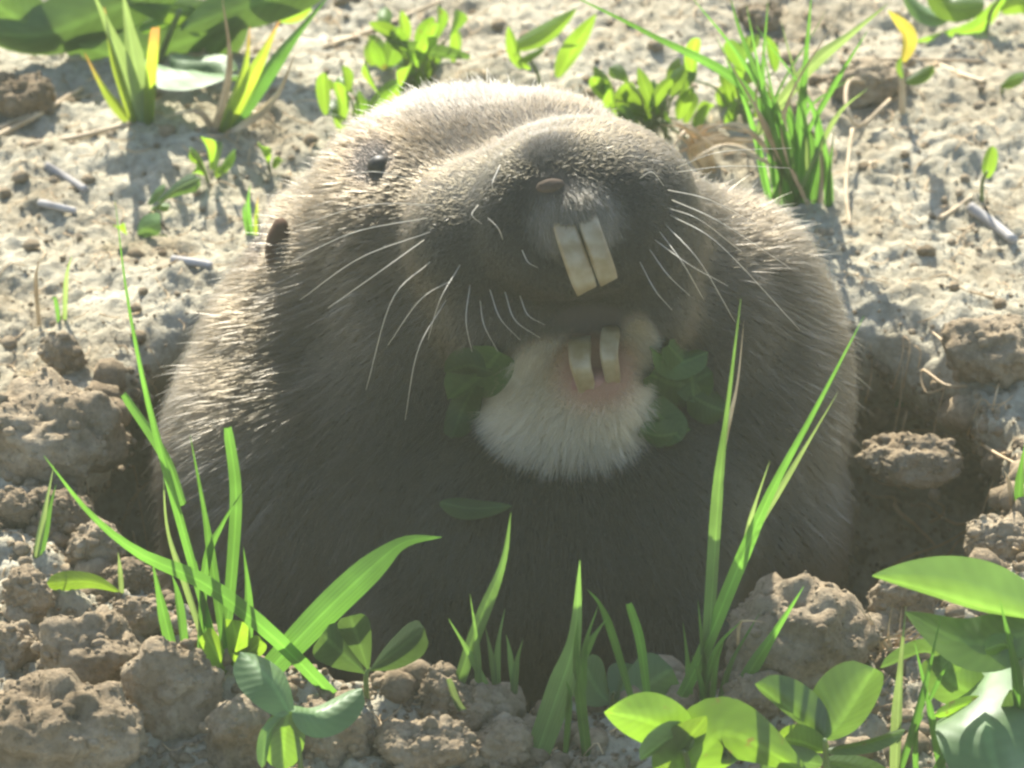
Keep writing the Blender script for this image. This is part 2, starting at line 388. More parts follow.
def zones(p):
    """distance-based weights of the coat's colour patches"""
    d = lambda c, s: np.sqrt((((p - c) @ np.stack([RIGHT, UP, FWD]).T / np.array(s)) ** 2).sum(-1))
    w = {}
    w['chin'] = 1 - sstep(0.80, 1.12, d(CHIN, (1.08, 0.78, 1.7)) + 0.10 * perlin(p * 2.2))
    w['chin'] = np.maximum(w['chin'], 0.85 * (1 - sstep(0.6, 1.1, d(P(636, 340, -2.0), (0.26, 0.45, 1.3)))))
    w['pink'] = 1 - sstep(0.55, 1.1, d(MOUTH, (0.62, 0.55, 1.0)))
    w['lip'] = 1 - sstep(0.6, 1.15, d(LIP, (0.62, 0.50, 0.9)))
    w['nose'] = 1 - sstep(0.6, 1.1, d(NOSE, (0.34, 0.2, 0.6)))
    w['muz'] = 1 - sstep(0.75, 1.25, d(MUZ, (2.15, 1.22, 2.8)))  # dark muzzle fur, with the snout's shade painted in as well
    w['eye'] = 1 - sstep(0.6, 1.3, d(EYE, (0.38, 0.40, 0.9)))
    w['ear'] = 1 - sstep(0.7, 1.2, d(EAR, (0.25, 0.52, 1.2)))
    w['crown'] = 1 - sstep(0.5, 1.2, d(P(455, 95, 0.6), (1.6, 0.75, 2.2)))  # silvery sheen on top of the head, painted as greyer fur
    w['gap'] = 1 - sstep(0.6, 1.1, d(P(592, 318, -2.4), (0.55, 0.22, 1.2)))
    return w

def front_shade(p): return sstep(2.0, -0.8, p @ UP) * sstep(0.9, -0.6, p @ FWD) * (0.15 + 0.85 * sstep(3.2, 1.4, np.abs(p[:, 0] - 0.7)))

def coat(p):
    w = zones(p); k = len(p)
    c = np.tile(np.array([0.033, 0.0235, 0.0132]), (k, 1))
    grey = sstep(-0.25, 0.35, perlin(p * 0.55 + 4))[:, None]
    c = c * (1 - 0.35 * grey) + np.array([0.040, 0.031, 0.020]) * 0.35 * grey
    chest_shade = front_shade(p)[:, None]
    c = c * (1 - chest_shade) + np.array([0.011, 0.0095, 0.005]) * chest_shade  # shade on the lower chest mixed into the fur colour
    def mix(wt, colr):
        nonlocal c
        c = c * (1 - wt[:, None]) + np.array(colr) * wt[:, None]
    mix(w['crown'] * 0.8, (0.060, 0.052, 0.043)); mix(w['muz'] * 0.97, (0.0085, 0.007, 0.0042)); mix(w['lip'] * 0.8, (0.11, 0.095, 0.07)); mix(w['chin'] * 0.95, (0.31, 0.245, 0.15))
    mix(w['pink'] * 0.75, (0.24, 0.10, 0.06)); mix(w['gap'] * 0.8, (0.05, 0.036, 0.028)); mix(w['ear'] * 0.9, (0.018, 0.011, 0.007)); mix(w['eye'] * 0.9, (0.014, 0.010, 0.008)); mix(w['nose'] * 0.7, (0.05, 0.037, 0.026))
    return c

# skin, coloured like the coat
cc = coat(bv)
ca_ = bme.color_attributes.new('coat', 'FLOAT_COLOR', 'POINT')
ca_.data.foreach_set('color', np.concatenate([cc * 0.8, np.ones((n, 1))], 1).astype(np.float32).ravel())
ms, nt, N, L, out = new_mat('skin_under_fur')
at = N.new('ShaderNodeAttribute'); at.attribute_name = 'coat'; b_ = N.new('ShaderNodeBsdfPrincipled'); b_.inputs['Roughness'].default_value = 0.9
nz_ = N.new('ShaderNodeTexNoise'); nz_.inputs['Scale'].default_value = 900
g_ = N.new('ShaderNodeNewGeometry'); L.new(g_.outputs['Position'], nz_.inputs['Vector'])
bp_ = N.new('ShaderNodeBump'); bp_.inputs['Strength'].default_value = 0.5; bp_.inputs['Distance'].default_value = 0.0004; L.new(nz_.outputs['Fac'], bp_.inputs['Height']); L.new(bp_.outputs[0], b_.inputs['Normal'])
L.new(at.outputs['Color'], b_.inputs['Base Color']); L.new(b_.outputs[0], out.inputs[0])
bme.materials.append(ms)
body = bpy.data.objects.new('body', bme); col.objects.link(body); body.parent = animal
body.location = -animal.location

# fur
bme.calc_loop_triangles()
tri = np.empty(len(bme.loop_triangles) * 3, np.int32); bme.loop_triangles.foreach_get('vertices', tri); tri = tri.reshape(-1, 3)
vn = np.empty(n * 3, np.float32); bme.vertices.foreach_get('normal', vn); vn = vn.reshape(-1, 3).astype(float)
A, B, Cc = bv[tri[:, 0]], bv[tri[:, 1]], bv[tri[:, 2]]
area = 0.5 * np.linalg.norm(np.cross(B - A, Cc - A), axis=1)
cen = (A + B + Cc) / 3; cn = vn[tri].mean(1)
facing = -(cn @ FWD)
wt = area * np.where(facing > -0.25, 1.0, 0.25) * np.where(cen[:, 2] < -4.2, 0.15, 1.0)
zc = zones(cen); wt = wt * (1 + 1.6 * zc['muz'] + 1.5 * zc['chin'])
NH = 330000
pick = rng.choice(len(tri), NH, p=wt / wt.sum())
u, v = rng.random(NH), rng.random(NH); fl = u + v > 1; u[fl], v[fl] = 1 - u[fl], 1 - v[fl]
w0 = (1 - u - v)[:, None]
root = A[pick] * w0 + B[pick] * u[:, None] + Cc[pick] * v[:, None]
nrm = vn[tri[pick, 0]] * w0 + vn[tri[pick, 1]] * u[:, None] + vn[tri[pick, 2]] * v[:, None]
nrm /= np.linalg.norm(nrm, axis=1)[:, None]
z_ = zones(root)
ORI = NOSE + FWD * 0.6
comb = root - ORI; comb /= np.linalg.norm(comb, axis=1)[:, None]
low = sstep(1.0, -2.5, root[:, 2])[:, None]
comb = comb + np.array([0, 0, -0.55]) * low
cdir = root - MOUTH; cdir /= np.linalg.norm(cdir, axis=1)[:, None] + 1e-6
comb = comb * (1 - z_['chin'][:, None]) + (cdir + np.array([0, 0, -0.35])) * z_['chin'][:, None]
lw_ = z_['lip'][:, None]; comb = comb * (1 - lw_) + (-UP * 1.0 + RIGHT * 0.25) * lw_
comb = comb - nrm * (comb * nrm).sum(1)[:, None]
comb /= np.linalg.norm(comb, axis=1)[:, None] + 1e-6
clump = np.stack([perlin(root * 1.6 + s) for s in (3, 19, 41)], -1) * 0.34 + np.stack([perlin(root * 5 + s) for s in (5, 23, 61)], -1) * 0.22
jit = rng.normal(size=(NH, 3)) * (0.20 + 0.18 * z_['chin'])[:, None]
lift = 0.50 + 0.12 * rng.random(NH) + 0.15 * z_['chin']
dr = comb + nrm * lift[:, None] + clump + jit; dr /= np.linalg.norm(dr, axis=1)[:, None]
ln = 0.28 * np.ones(NH)
headw = 1 - sstep(2.2, 4.2, np.linalg.norm(root - ORI, axis=1)); ln = ln * (1 - 0.58 * headw) * (1 - 0.35 * front_shade(root) * (1 - z_['chin']))
ln = ln * (1 - 0.45 * z_['muz']); ln = ln * (1 + 0.9 * z_['lip']) * (1 - 0.35 * z_['nose']) * (1 - 0.72 * z_['eye']) * (1 - 0.78 * z_['ear']) * (1 - 0.6 * z_['gap']) * (1 - 0.72 * z_['pink'])
ln = ln * (1 + 0.55 * z_['chin'] * (1 - z_['pink']))
ln = ln * rng.uniform(0.65, 1.15, NH); guard = (rng.random(NH) < 0.03 * (1 - 0.85 * front_shade(root))) & (z_['chin'] < 0.3); ln[guard] *= 1.25 + 0.5 * (1 - headw[guard])
K = 5
tt = np.linspace(0, 1, K)
bend = comb * 0.55 + np.array([0, 0, -0.25])
pos = root[:, None, :] - nrm[:, None, :] * 0.02 + dr[:, None, :] * (ln[:, None] * tt)[:, :, None] + bend[:, None, :] * (ln[:, None] * tt ** 2 * 0.42)[:, :, None]
rad = np.where(guard, 0.0048, 0.0038)[:, None] * np.array([1.0, 1.0, 0.85, 0.6, 0.18])
lf_ = front_shade(root); hc = coat(root) * (1 + rng.uniform(-0.35, 0.4, NH) * (1 - 0.6 * lf_))[:, None]; hc[guard] = hc[guard] * 2.0 + 0.012
cv = bpy.data.hair_curves.new('fur'); cv.add_curves([K] * NH)
cv.attributes['position'].data.foreach_set('vector', (pos.reshape(-1, 3) * U).astype(np.float32).ravel()) if 'position' in cv.attributes else cv.position_data.foreach_set('vector', (pos.reshape(-1, 3) * U).astype(np.float32).ravel())
ra = cv.attributes.get('radius') or cv.attributes.new('radius', 'FLOAT', 'POINT')
ra.data.foreach_set('value', (rad * U).astype(np.float32).ravel())
ha = cv.attributes.new('tint', 'FLOAT_COLOR', 'CURVE')
ha.data.foreach_set('color', np.concatenate([np.clip(hc, 0.0015, 0.85), np.ones((NH, 1))], 1).astype(np.float32).ravel())
mh, nt, N, L, out = new_mat('fur')
at = N.new('ShaderNodeAttribute'); at.attribute_name = 'tint'
ph = N.new('ShaderNodeBsdfHairPrincipled'); ph.parametrization = 'COLOR'
L.new(at.outputs['Color'], ph.inputs['Color']); ph.inputs['Roughness'].default_value = 0.40; ph.inputs['IOR'].default_value = 1.42; ph.inputs['Radial Roughness'].default_value = 0.55
ph.inputs['Coat'].default_value = 0.0 if 'Coat' in ph.inputs else 0
L.new(ph.outputs[0], out.inputs[0])
cv.materials.append(mh)
fur = bpy.data.objects.new('fur', cv); col.objects.link(fur); fur.parent = animal; fur.location = -animal.location

def surf(px, py):
    """front-most point of the body seen at a pixel"""
    r = FWD * D + (RIGHT * (px - 512) + UP * (384 - py)) / PX; r /= np.linalg.norm(r)
    q = bv - CAM; t = q @ r; dist = np.linalg.norm(q - t[:, None] * r, axis=1)
    ok = dist < 0.10
    if not ok.any(): return CAM + r * D
    return CAM + r * t[ok].min()

# incisors: curved tapering chisels, each its own part
def incisor(pts, w0, w1, th, label):
    c = spline(pts, 12); V, F, S = [], [], 10
    fw = -FWD
    for i in range(12):
        t = c[min(i + 1, 11)] - c[max(i - 1, 0)]; t /= np.linalg.norm(t)
        sd_ = np.cross(t, fw); sd_ /= np.linalg.norm(sd_); nn_ = np.cross(sd_, t)
        f = i / 11; w = w0 + (w1 - w0) * f; h = th * (1 - 0.72 * max(0, f - 0.55) / 0.45); w *= (1, 0.97, 0.86)[max(0, i - 9)]
        for k in range(S):
            a = 2 * math.pi * (k + 0.5) / S
            x, y = math.cos(a), math.sin(a)
            x = math.copysign(abs(x) ** 0.7, x); y = math.copysign(abs(y) ** 0.8, y)
            gro = -0.22 * h * (1 - abs(x)) if y > 0.5 else 0
            V.append(c[i] + sd_ * x * w / 2 + nn_ * (y * h / 2 + gro) + t * ((0.02 * x + (0.03 * math.sin(9 * x + pts[0][0] * 7) if 'lower' in label else 0)) if i == 11 else 0))
    for i in range(11):
        for k in range(S): F.append((i * S + k, i * S + (k + 1) % S, (i + 1) * S + (k + 1) % S, (i + 1) * S + k))
    F.append(tuple(range(S))[::-1]); F.append(tuple(range(11 * S, 12 * S)))
    o = mesh_obj('incisor', V, F, M['tooth'], animal, origin=pts[0]); o['label'] = label
L0 = surf(578, 228) @ FWD - CAM @ FWD - D
incisor([P(560, 200, L0 + 0.75), P(565, 228, L0 + 0.10), P(575, 258, L0 - 0.10), P(587, 291, L0 + 0.0)], 0.27, 0.315, 0.26, 'upper grooved incisor nearer the eye')
incisor([P(583, 192, L0 + 0.75), P(588, 220, L0 + 0.10), P(598, 250, L0 - 0.10), P(609, 282, L0 + 0.0)], 0.24, 0.275, 0.26, 'upper grooved incisor farther from the eye')
C0 = min(surf(x_, y_) @ FWD for x_, y_ in ((594, 378), (582, 350), (610, 345))) - CAM @ FWD - D - 0.13
incisor([P(589, 400, C0 + 0.75), P(585, 382, C0 + 0.10), P(580, 362, C0 - 0.08), P(580, 338, C0 + 0.06)], 0.20, 0.31, 0.24, 'wider lower incisor with a chipped tip')
incisor([P(614, 392, C0 + 0.75), P(612, 374, C0 + 0.10), P(609, 353, C0 - 0.08), P(611, 328, C0 + 0.06)], 0.18, 0.26, 0.24, 'narrower lower incisor with a chipped tip')
# nose pad with nostrils, gum, eye, ear
def blob(name, c, rx, ru, rd, mat, parent=None, dents=(), sub=3, nz=0.06, roll=0):
    b = bmesh.new(); bmesh.ops.create_icosphere(b, subdivisions=sub, radius=1)
    vs = np.array([x.co[:] for x in b.verts]); fs = [[v.index for v in f.verts] for f in b.faces]; b.free()
    vs = vs * (1 + nz * perlin(vs * 2.1 + c)[:, None])
    for (dx, du, s, depth) in dents:
        g = np.exp(-(((vs[:, 0] - dx) / s) ** 2 + ((vs[:, 1] - du) / (s * 0.7)) ** 2)) * (vs[:, 2] < 0); vs[:, 2] += depth * g
    ca, sa = math.cos(roll), math.sin(roll)
    w = np.outer(vs[:, 0] * rx, RIGHT * ca + UP * sa) + np.outer(vs[:, 1] * ru, UP * ca - RIGHT * sa) + np.outer(vs[:, 2] * rd, FWD)
    return mesh_obj(name, w + c, fs, mat, parent, origin=c)
N0 = surf(551, 186)
blob('nose', N0 + FWD * 0.05, 0.18, 0.09, 0.10, M['skin'], animal, dents=((-0.45, -0.05, 0.18, 0.2), (0.45, -0.05, 0.18, 0.2)), sub=4, roll=0.1)
G0 = surf(594, 384)
blob('gum', G0 + UP * 0.05 + FWD * 0.19, 0.34, 0.20, 0.22, M['mouth'], animal, sub=3, nz=0.12, roll=0.25)
E0 = surf(380, 166)
blob('eye', E0 + FWD * 0.15, 0.16, 0.14, 0.15, M['eye'], animal, sub=3, nz=0.0)
E1 = bv[np.argmin(((bv - P(655, 150, 0.9)) ** 2).sum(1))]      # the far eye, hidden behind the snout
blob('eye', E1, 0.16, 0.14, 0.15, M['eye'], animal, sub=3, nz=0.0)
A0 = surf(278, 246)
blob('ear', A0 + FWD * 0.05, 0.16, 0.36, 0.18, M['earskin'], animal, dents=((0.0, 0.0, 0.6, 0.7),), sub=3, nz=0.12, roll=-0.15)

# whiskers
mw, nt, N, L, out = new_mat('whisker')
bw = N.new('ShaderNodeBsdfPrincipled'); bw.inputs['Base Color'].default_value = (0.62, 0.58, 0.50, 1); bw.inputs['Roughness'].default_value = 0.35
tw = N.new('ShaderNodeBsdfTranslucent'); tw.inputs['Color'].default_value = (0.7, 0.66, 0.55, 1)
mxw = N.new('ShaderNodeMixShader'); mxw.inputs[0].default_value = 0.35; L.new(bw.outputs[0], mxw.inputs[1]); L.new(tw.outputs[0], mxw.inputs[2]); L.new(mxw.outputs[0], out.inputs[0])
WH = [((430, 262), (392, 300), (366, 390)), ((446, 300), (418, 350), (405, 420)), ((470, 285), (466, 320), (472, 352)), ((452, 280), (420, 300), (388, 345)),
      ((424, 240), (375, 275), (328, 308)), ((430, 232), (360, 258), (300, 300)), ((428, 218), (355, 232), (290, 262)), ((436, 205), (370, 205), (296, 226)), ((438, 190), (380, 172), (330, 178)),
      ((490, 290), (500, 318), (520, 340)), ((505, 292), (515, 320), (540, 338)), ((480, 300), (484, 325), (498, 352)), ((520, 296), (528, 315), (545, 325)), ((460, 265), (440, 300), (428, 340)),
      ((676, 168), (720, 152), (792, 148)), ((678, 172), (730, 166), (790, 168)), ((672, 200), (720, 222), (790, 268)), ((670, 215), (720, 245), (800, 330)), ((666, 225), (700, 262), (735, 322)),
      ((668, 208), (700, 220), (742, 252)), ((660, 232), (682, 262), (704, 300)), ((650, 250), (668, 275), (690, 296)), ((640, 262), (655, 290), (672, 310)), ((655, 240), (690, 265), (728, 286)), ((668, 190), (710, 200), (760, 226)),
      ((500, 165), (492, 185), (498, 195)), ((478, 205), (472, 215), (482, 224)), ((503, 240), (498, 228), (488, 218)), ((522, 250), (528, 262), (538, 268)), ((640, 178), (652, 172), (664, 186))]
for w_ in WH:
    s0 = surf(*w_[0]); d0 = s0 @ FWD - CAM @ FWD - D
    k = len(w_); lw = math.hypot(w_[-1][0] - w_[0][0], w_[-1][1] - w_[0][1]) / 80
    ds = [d0 + 0.05, d0 - 0.30 - 0.15 * lw, d0 - 0.2 + 0.20 * lw]
    pts = [P(q[0], q[1], dd) for q, dd in zip(w_, ds)]
    V, F = tube(pts, 0.0058, 0.002, 5, 14); mesh_obj('whisker', V, F, mw, animal, origin=pts[0])

# ------------------------------------------------------------------ plants
def ribbon(pts, wpx, mat, parent, name, prof='blade', fold=0.25, roll=0.0, n=18, cs=5, wave=0.0, seed=0, flat=False):
    c = spline(pts, n); V, F, UVs = [], [], []
    w = wpx / PX
    for i in range(n):
        f = i / (n - 1)
        t = c[min(i + 1, n - 1)] - c[max(i - 1, 0)]; t /= np.linalg.norm(t) + 1e-9
        sd_ = np.cross(t, (0, 0, -1.0) if flat else FWD); l = np.linalg.norm(sd_); sd_ = sd_ / l if l > 1e-4 else RIGHT
        nn_ = np.cross(sd_, t)
        ca, sa = math.cos(roll), math.sin(roll); s2 = sd_ * ca + nn_ * sa; n2 = nn_ * ca - sd_ * sa
        if prof == 'blade': k = (0.72 + 0.28 * math.sin(math.pi * min(f * 1.5, 1))) * min(1, (1 - f) / 0.55) ** 0.8
        elif prof == 'lance': k = math.sin(math.pi * min(1, 0.04 + 0.96 * f) ** 0.85) ** 0.8 if f < 1 else 0
        elif prof == 'oval': k = max(0.0, 1 - (2 * (0.03 + 0.97 * f) - 1) ** 2) ** 0.5 * (0.82 + 0.25 * f)
        elif prof == 'obov': k = (math.sin(math.pi * (0.5 * f ** 0.8)) ** 1.3) * (1 if f < 0.72 else max(0, 1 - ((f - 0.72) / 0.28) ** 2) ** 0.5)
        elif prof == 'cut': k = (0.75 + 0.25 * math.sin(math.pi * f)) if f < 0.99 else 0.6
        k = max(k, 0.02)
        for j in range(cs):
            x = -1 + 2 * j / (cs - 1)
            wob = wave * w * math.sin(f * 9 + seed + (2 if x > 0 else 0)) * abs(x)
            V.append(c[i] + s2 * x * w / 2 * k + n2 * (fold * w / 2 * k * abs(x) + wob))
            UVs.append((f, x))
    for i in range(n - 1):
        for j in range(cs - 1): F.append((i * cs + j, i * cs + j + 1, (i + 1) * cs + j + 1, (i + 1) * cs + j))
    return mesh_obj(name, V, F, mat, parent, origin=c[0], uvs=UVs)

def plant(name, label, cat, base, parts, group=None, dy=0.0):
    """parts: (kind, pixel polyline from base to tip, width px, material, options)"""
    g = hit(*base); g = g + np.array([0, dy, 0.0]); 
    root = empty(name, g, label, cat, group)
    for i, (pn, pts, w, mat, op) in enumerate(parts):
        y0 = g[1] + op.get('y', 0.0); y1 = y0 + op.get('lean', random.uniform(-0.5, 0.25)); m = len(pts)
        q = [Pv(p[0], p[1], y0 + (y1 - y0) * (k / (m - 1)) ** 1.5) for k, p in enumerate(pts)]
        if 'h' in op: q = [Ph(p[0], p[1], g[2] + op['h'] + op.get('arch', 0.0) * math.sin(math.pi * k / (m - 1))) for k, p in enumerate(pts)]
        if op.get('root', pn in ('blade', 'stem')):
            d = q[0] - q[1]; d = d / np.linalg.norm(d); q[0] = q[0] + (d * 0.15 + np.array([0, 0, -0.25]))
        if pn in ('stem', 'petiole', 'root') and not op.get('flat'):
            V, F = tube(q, w / PX / 2, w / PX / 2 * op.get('tip', 0.6), 6, 14)
            mesh_obj(pn, V, F, M[mat], root, origin=q[0], uvs=[(0.3, 0.2)] * len(V))
        else:
            ribbon(q, w, M[mat], root, pn, op.get('prof', 'blade' if pn == 'blade' else 'oval'), op.get('fold', 0.45), op.get('roll', random.uniform(-0.6, 0.6)), op.get('n', 18), 5, op.get('wave', 0.0), i * 1.7, 'h' in op)
    return root

def bl(pts, w, mat='grass', **op): return ('blade', pts, w, mat, op)
def lf(pts, w, mat='leaf', **op): return ('leaf', pts, w, mat, op)
def lt(pts, w, mat='clover', **op): return ('leaflet', pts, w, mat, op)
def st(pts, w, mat='stem', **op): return ('stem', pts, w, mat, op)

# -- in front of the burrow
plant('grass_tuft', 'tall grass tuft with one long thin stalk reaching above the clods', 'grass', (212, 662), [
    bl([(222, 655), (200, 590), (175, 500), (148, 400), (128, 300), (115, 200)], 9, lean=-0.6),
    bl([(184, 505), (165, 455), (124, 394)], 11, prof='cut', root=False, lean=0),
    bl([(224, 640), (233, 560), (236, 490), (228, 428)], 12, prof='cut'),
    bl([(226, 645), (214, 575), (204, 510), (190, 435)], 9),
    bl([(200, 640), (206, 565), (222, 525), (242, 492)], 8),
    bl([(205, 630), (186, 585), (168, 530), (163, 470)], 7, 'grass_pale'),
    bl([(246, 650), (248, 600), (243, 545)], 10),
    bl([(176, 650), (163, 610), (152, 560)], 12), bl([(185, 645), (178, 600), (172, 575)], 10), bl([(215, 655), (206, 615), (196, 560)], 9)])
plant('grass_tuft', 'two long flat blades crossing above the clover in front of dark fur', 'grass', (318, 690), [
    bl([(335, 684), (270, 634), (205, 584), (140, 554), (90, 514), (44, 456)], 19, lean=-0.7, roll=0.5, fold=0.2),
    bl([(268, 657), (320, 617), (375, 565), (405, 542), (442, 537)], 30, lean=0.6, roll=-0.2, fold=0.15)])
plant('broadleaf_seedling', 'bright green seedling leaves at the foot of the tall grass tuft', 'seedling', (232, 668), [
    lf([(225, 672), (215, 650), (205, 632)], 26), lf([(235, 672), (236, 640), (232, 620)], 28, prof='oval'), lf([(232, 665), (252, 650), (262, 640)], 20), lf([(232, 650), (245, 643), (256, 640)], 12, 'leaf_spot', roll=1.0),
    lf([(238, 675), (225, 680), (205, 672)], 22, roll=0.9)])
plant('clover_plant', 'clover with pale glossy leaflets and one bright backlit leaflet among clods', 'clover', (300, 752), [
    st([(300, 752), (296, 730), (290, 712)], 7, lean=0.1),
    lt([(290, 713), (270, 680), (240, 652)], 52, 'leaf_gloss', roll=-0.6, fold=0.5, lean=0.6),
    lt([(292, 712), (322, 712), (362, 688)], 46, 'leaf_gloss', roll=0.75, fold=0.6, lean=0.5),
    lt([(288, 712), (284, 735), (282, 770)], 44, 'leaf_spot', roll=0.15, fold=0.1, lean=-0.2),
    lt([(286, 712), (268, 735), (262, 768)], 16, 'clover', roll=0.6, lean=-0.4)], dy=-1.0)
plant('clover_plant', 'shaded dull green clover with rounded leaflets against dark fur', 'clover', (368, 700), [
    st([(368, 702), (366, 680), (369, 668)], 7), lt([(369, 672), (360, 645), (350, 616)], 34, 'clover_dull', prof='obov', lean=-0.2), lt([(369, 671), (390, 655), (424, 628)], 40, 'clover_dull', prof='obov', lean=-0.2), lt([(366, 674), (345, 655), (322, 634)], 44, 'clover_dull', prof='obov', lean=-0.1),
    lt([(372, 700), (398, 708), (425, 704)], 30, roll=0.5)])
plant('grass_tuft', 'sparse thin dull blades in shade left of centre', 'grass', (484, 702), [
    bl([(451, 690), (476, 630), (502, 565), (511, 512)], 14, 'grass_dull', lean=-0.4, fold=0.4),
    bl([(497, 693), (470, 655), (448, 618)], 7, 'grass_dull'), bl([(478, 697), (477, 650), (470, 594)], 7, 'grass_dull'), bl([(499, 693), (492, 660), (485, 626)], 7, 'grass_dull'), bl([(498, 690), (498, 650), (505, 608)], 7, 'grass_dull'),
    bl([(514, 680), (510, 655), (506, 634)], 6, 'grass_dull'), bl([(513, 700), (516, 668), (523, 639)], 7, 'grass_dull')])
plant('sprout', 'single pale curved shoot bending over the soil crumbs', 'sprout', (500, 738), [bl([(503, 737), (483, 729), (460, 709), (448, 679)], 9, 'grass_pale', prof='cut')])
plant('grass_tuft', 'grass with one broad pointed blade at bottom centre', 'grass', (545, 762), [
    bl([(528, 764), (556, 700), (574, 640), (580, 560)], 27, 'grass_dull', lean=-0.3, roll=0.15, fold=0.2),
    bl([(590, 768), (580, 700), (576, 650), (578, 620)], 11), bl([(583, 690), (584, 648), (598, 606)], 8, root=False), bl([(584, 660), (592, 640), (607, 618)], 8, root=False),
    bl([(630, 680), (612, 635), (600, 605), (587, 589)], 8, y=0.5), bl([(646, 670), (640, 640), (629, 604)], 9, prof='cut', y=0.5), bl([(566, 740), (570, 700), (566, 680)], 7)])
plant('clover_plant', 'dark rounded clover leaves in shade behind the notched leaf', 'clover', (610, 712), [
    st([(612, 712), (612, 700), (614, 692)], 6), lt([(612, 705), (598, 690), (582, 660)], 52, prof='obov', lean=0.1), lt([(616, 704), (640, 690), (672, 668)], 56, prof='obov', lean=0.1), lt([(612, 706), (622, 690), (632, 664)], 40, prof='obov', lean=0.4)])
plant('broadleaf_weed', 'two bright backlit leaves with brown specks at the bottom edge', 'weed', (690, 778), [
    st([(690, 782), (688, 765), (684, 750)], 8),
    lf([(692, 742), (650, 722), (604, 712)], 56, 'leaf_spot', prof='lance', roll=0.35, fold=0.3, lean=0.1, wave=0.06),
    lf([(684, 752), (672, 738), (640, 760)], 36, 'leaf_gloss', roll=0.9, lean=-0.3),
    lf([(660, 800), (705, 748), (735, 735), (810, 775)], 74, 'leaf_spot', prof='lance', roll=-0.3, fold=0.35, lean=0.2, wave=0.05), lf([(690, 790), (680, 755), (706, 716)], 50, 'leaf', prof='lance', roll=-0.5, fold=0.4)], dy=-1.6)
plant('grass_tuft', 'grass tuft with a tall awned stalk and a long bright slanting blade', 'grass', (700, 712), [
    bl([(704, 705), (712, 600), (720, 480), (728, 410), (741, 298)], 13, 'grass_dull', lean=-0.7, fold=0.6),
    bl([(720, 470), (730, 420), (738, 380), (744, 320)], 4, 'straw', root=False, lean=0), 
    bl([(672, 700), (700, 660), (735, 575), (772, 490), (815, 410), (864, 316)], 14, lean=-0.5, fold=0.3),
    bl([(760, 525), (795, 465), (838, 392)], 6, 'grass_pale', root=False), bl([(742, 560), (752, 515), (770, 460)], 5, 'grass_pale', root=False),
    bl([(714, 722), (745, 680), (775, 632), (804, 586)], 14, lean=-0.2, roll=0.1), bl([(690, 705), (688, 670), (683, 622)], 7), bl([(706, 705), (704, 670), (698, 600)], 9), bl([(712, 705), (716, 670), (724, 640)], 7),
    bl([(718, 706), (728, 670), (760, 612)], 7), bl([(697, 700), (668, 700), (640, 712)], 8), bl([(700, 708), (714, 655), (742, 620)], 7), bl([(708, 705), (700, 680), (692, 655)], 6), ('blade', [(738, 645), (740, 625), (746, 621), (766, 622)], 4, 'straw', dict(root=False))])
plant('clover_plant', 'two leaflets spread like wings at lower right, pale on top', 'clover', (826, 768), [
    st([(828, 775), (826, 758), (825, 740)], 8), lt([(825, 741), (795, 715), (755, 684)], 46, 'clover', roll=0.7, fold=0.85, lean=0.3), lt([(825, 740), (845, 715), (874, 668)], 66, 'clover', roll=-0.35, fold=0.85, lean=0.1),
    lt([(826, 752), (800, 742), (775, 738)], 34, 'leaf', roll=0.7), lt([(826, 750), (870, 742), (905, 730)], 22, 'leaf_spot', roll=0.9), lt([(826, 762), (860, 770), (895, 780)], 36, 'leaf', roll=0.4), lt([(822, 765), (790, 760), (760, 765)], 32, 'leaf_gloss', roll=0.5)], dy=-0.9)
plant('broadleaf_weed', 'large weed with a broad pointed leaf and a shining white leaf at right edge', 'weed', (1000, 775), [
    st([(1010, 790), (1016, 735), (1022, 660)], 12),
    lf([(1050, 622), (990, 610), (930, 592), (872, 576)], 66, 'clover', prof='lance', roll=0.75, fold=0.9, lean=-0.3, n=24),
    lf([(1040, 628), (1000, 640), (960, 640), (905, 612)], 58, 'clover', prof='lance', roll=-0.3, fold=0.2, lean=0.1),
    lf([(1000, 785), (985, 710), (1005, 636)], 105, 'leaf_gloss', prof='oval', roll=0.15, fold=0.45, h=0.9, arch=0.35, wave=0.10, n=34),
    lf([(1000, 790), (1020, 740), (1010, 690)], 60, 'leaf_gloss', prof='lance', roll=-0.5), lf([(1030, 660), (1005, 645), (985, 650)], 22, 'leaf', roll=0.3),
    lf([(985, 700), (950, 680), (940, 655)], 60, 'clover', prof='oval', roll=0.3, y=0.5), lf([(950, 668), (925, 652), (880, 668)], 30, 'leaf_gloss', roll=1.0, y=0.8), lf([(1018, 716), (975, 704), (934, 716)], 16, 'leaf_spot', roll=0.3, lean=-0.3)])
plant('grass_tuft', 'slender upright blades in front of the shining white leaf', 'grass', (908, 775), [
    bl([(896, 778), (899, 700), (906, 606)], 13, 'grass_pale', y=-0.2, lean=-0.3), bl([(903, 745), (922, 695), (941, 616)], 9, y=-0.2), bl([(946, 780), (932, 720), (914, 640)], 9, y=-0.2), bl([(930, 700), (940, 678), (950, 660)], 5, root=False, y=-0.2),
    bl([(928, 780), (945, 755), (974, 744)], 9, y=-0.2, lean=-0.3), bl([(1022, 780), (1018, 690), (1000, 600)], 15, y=-0.2, lean=-0.3), bl([(918, 776), (916, 740), (924, 712)], 6, y=-0.2)])
plant('grass_tuft', 'pair of short blades beside the small clod at left edge', 'grass', (34, 560), [
    bl([(30, 564), (42, 520), (54, 464)], 9, 'grass_pale'), bl([(34, 564), (46, 520), (56, 484)], 10)])
plant('broadleaf_seedling', 'single paddle shaped leaf lying across the left clods', 'seedling', (118, 596), [lf([(124, 594), (90, 582), (46, 584)], 22, 'leaf', prof='obov', roll=0.3, lean=-0.1, root=False), bl([(122, 590), (120, 570), (118, 552)], 5, 'grass_pale')])

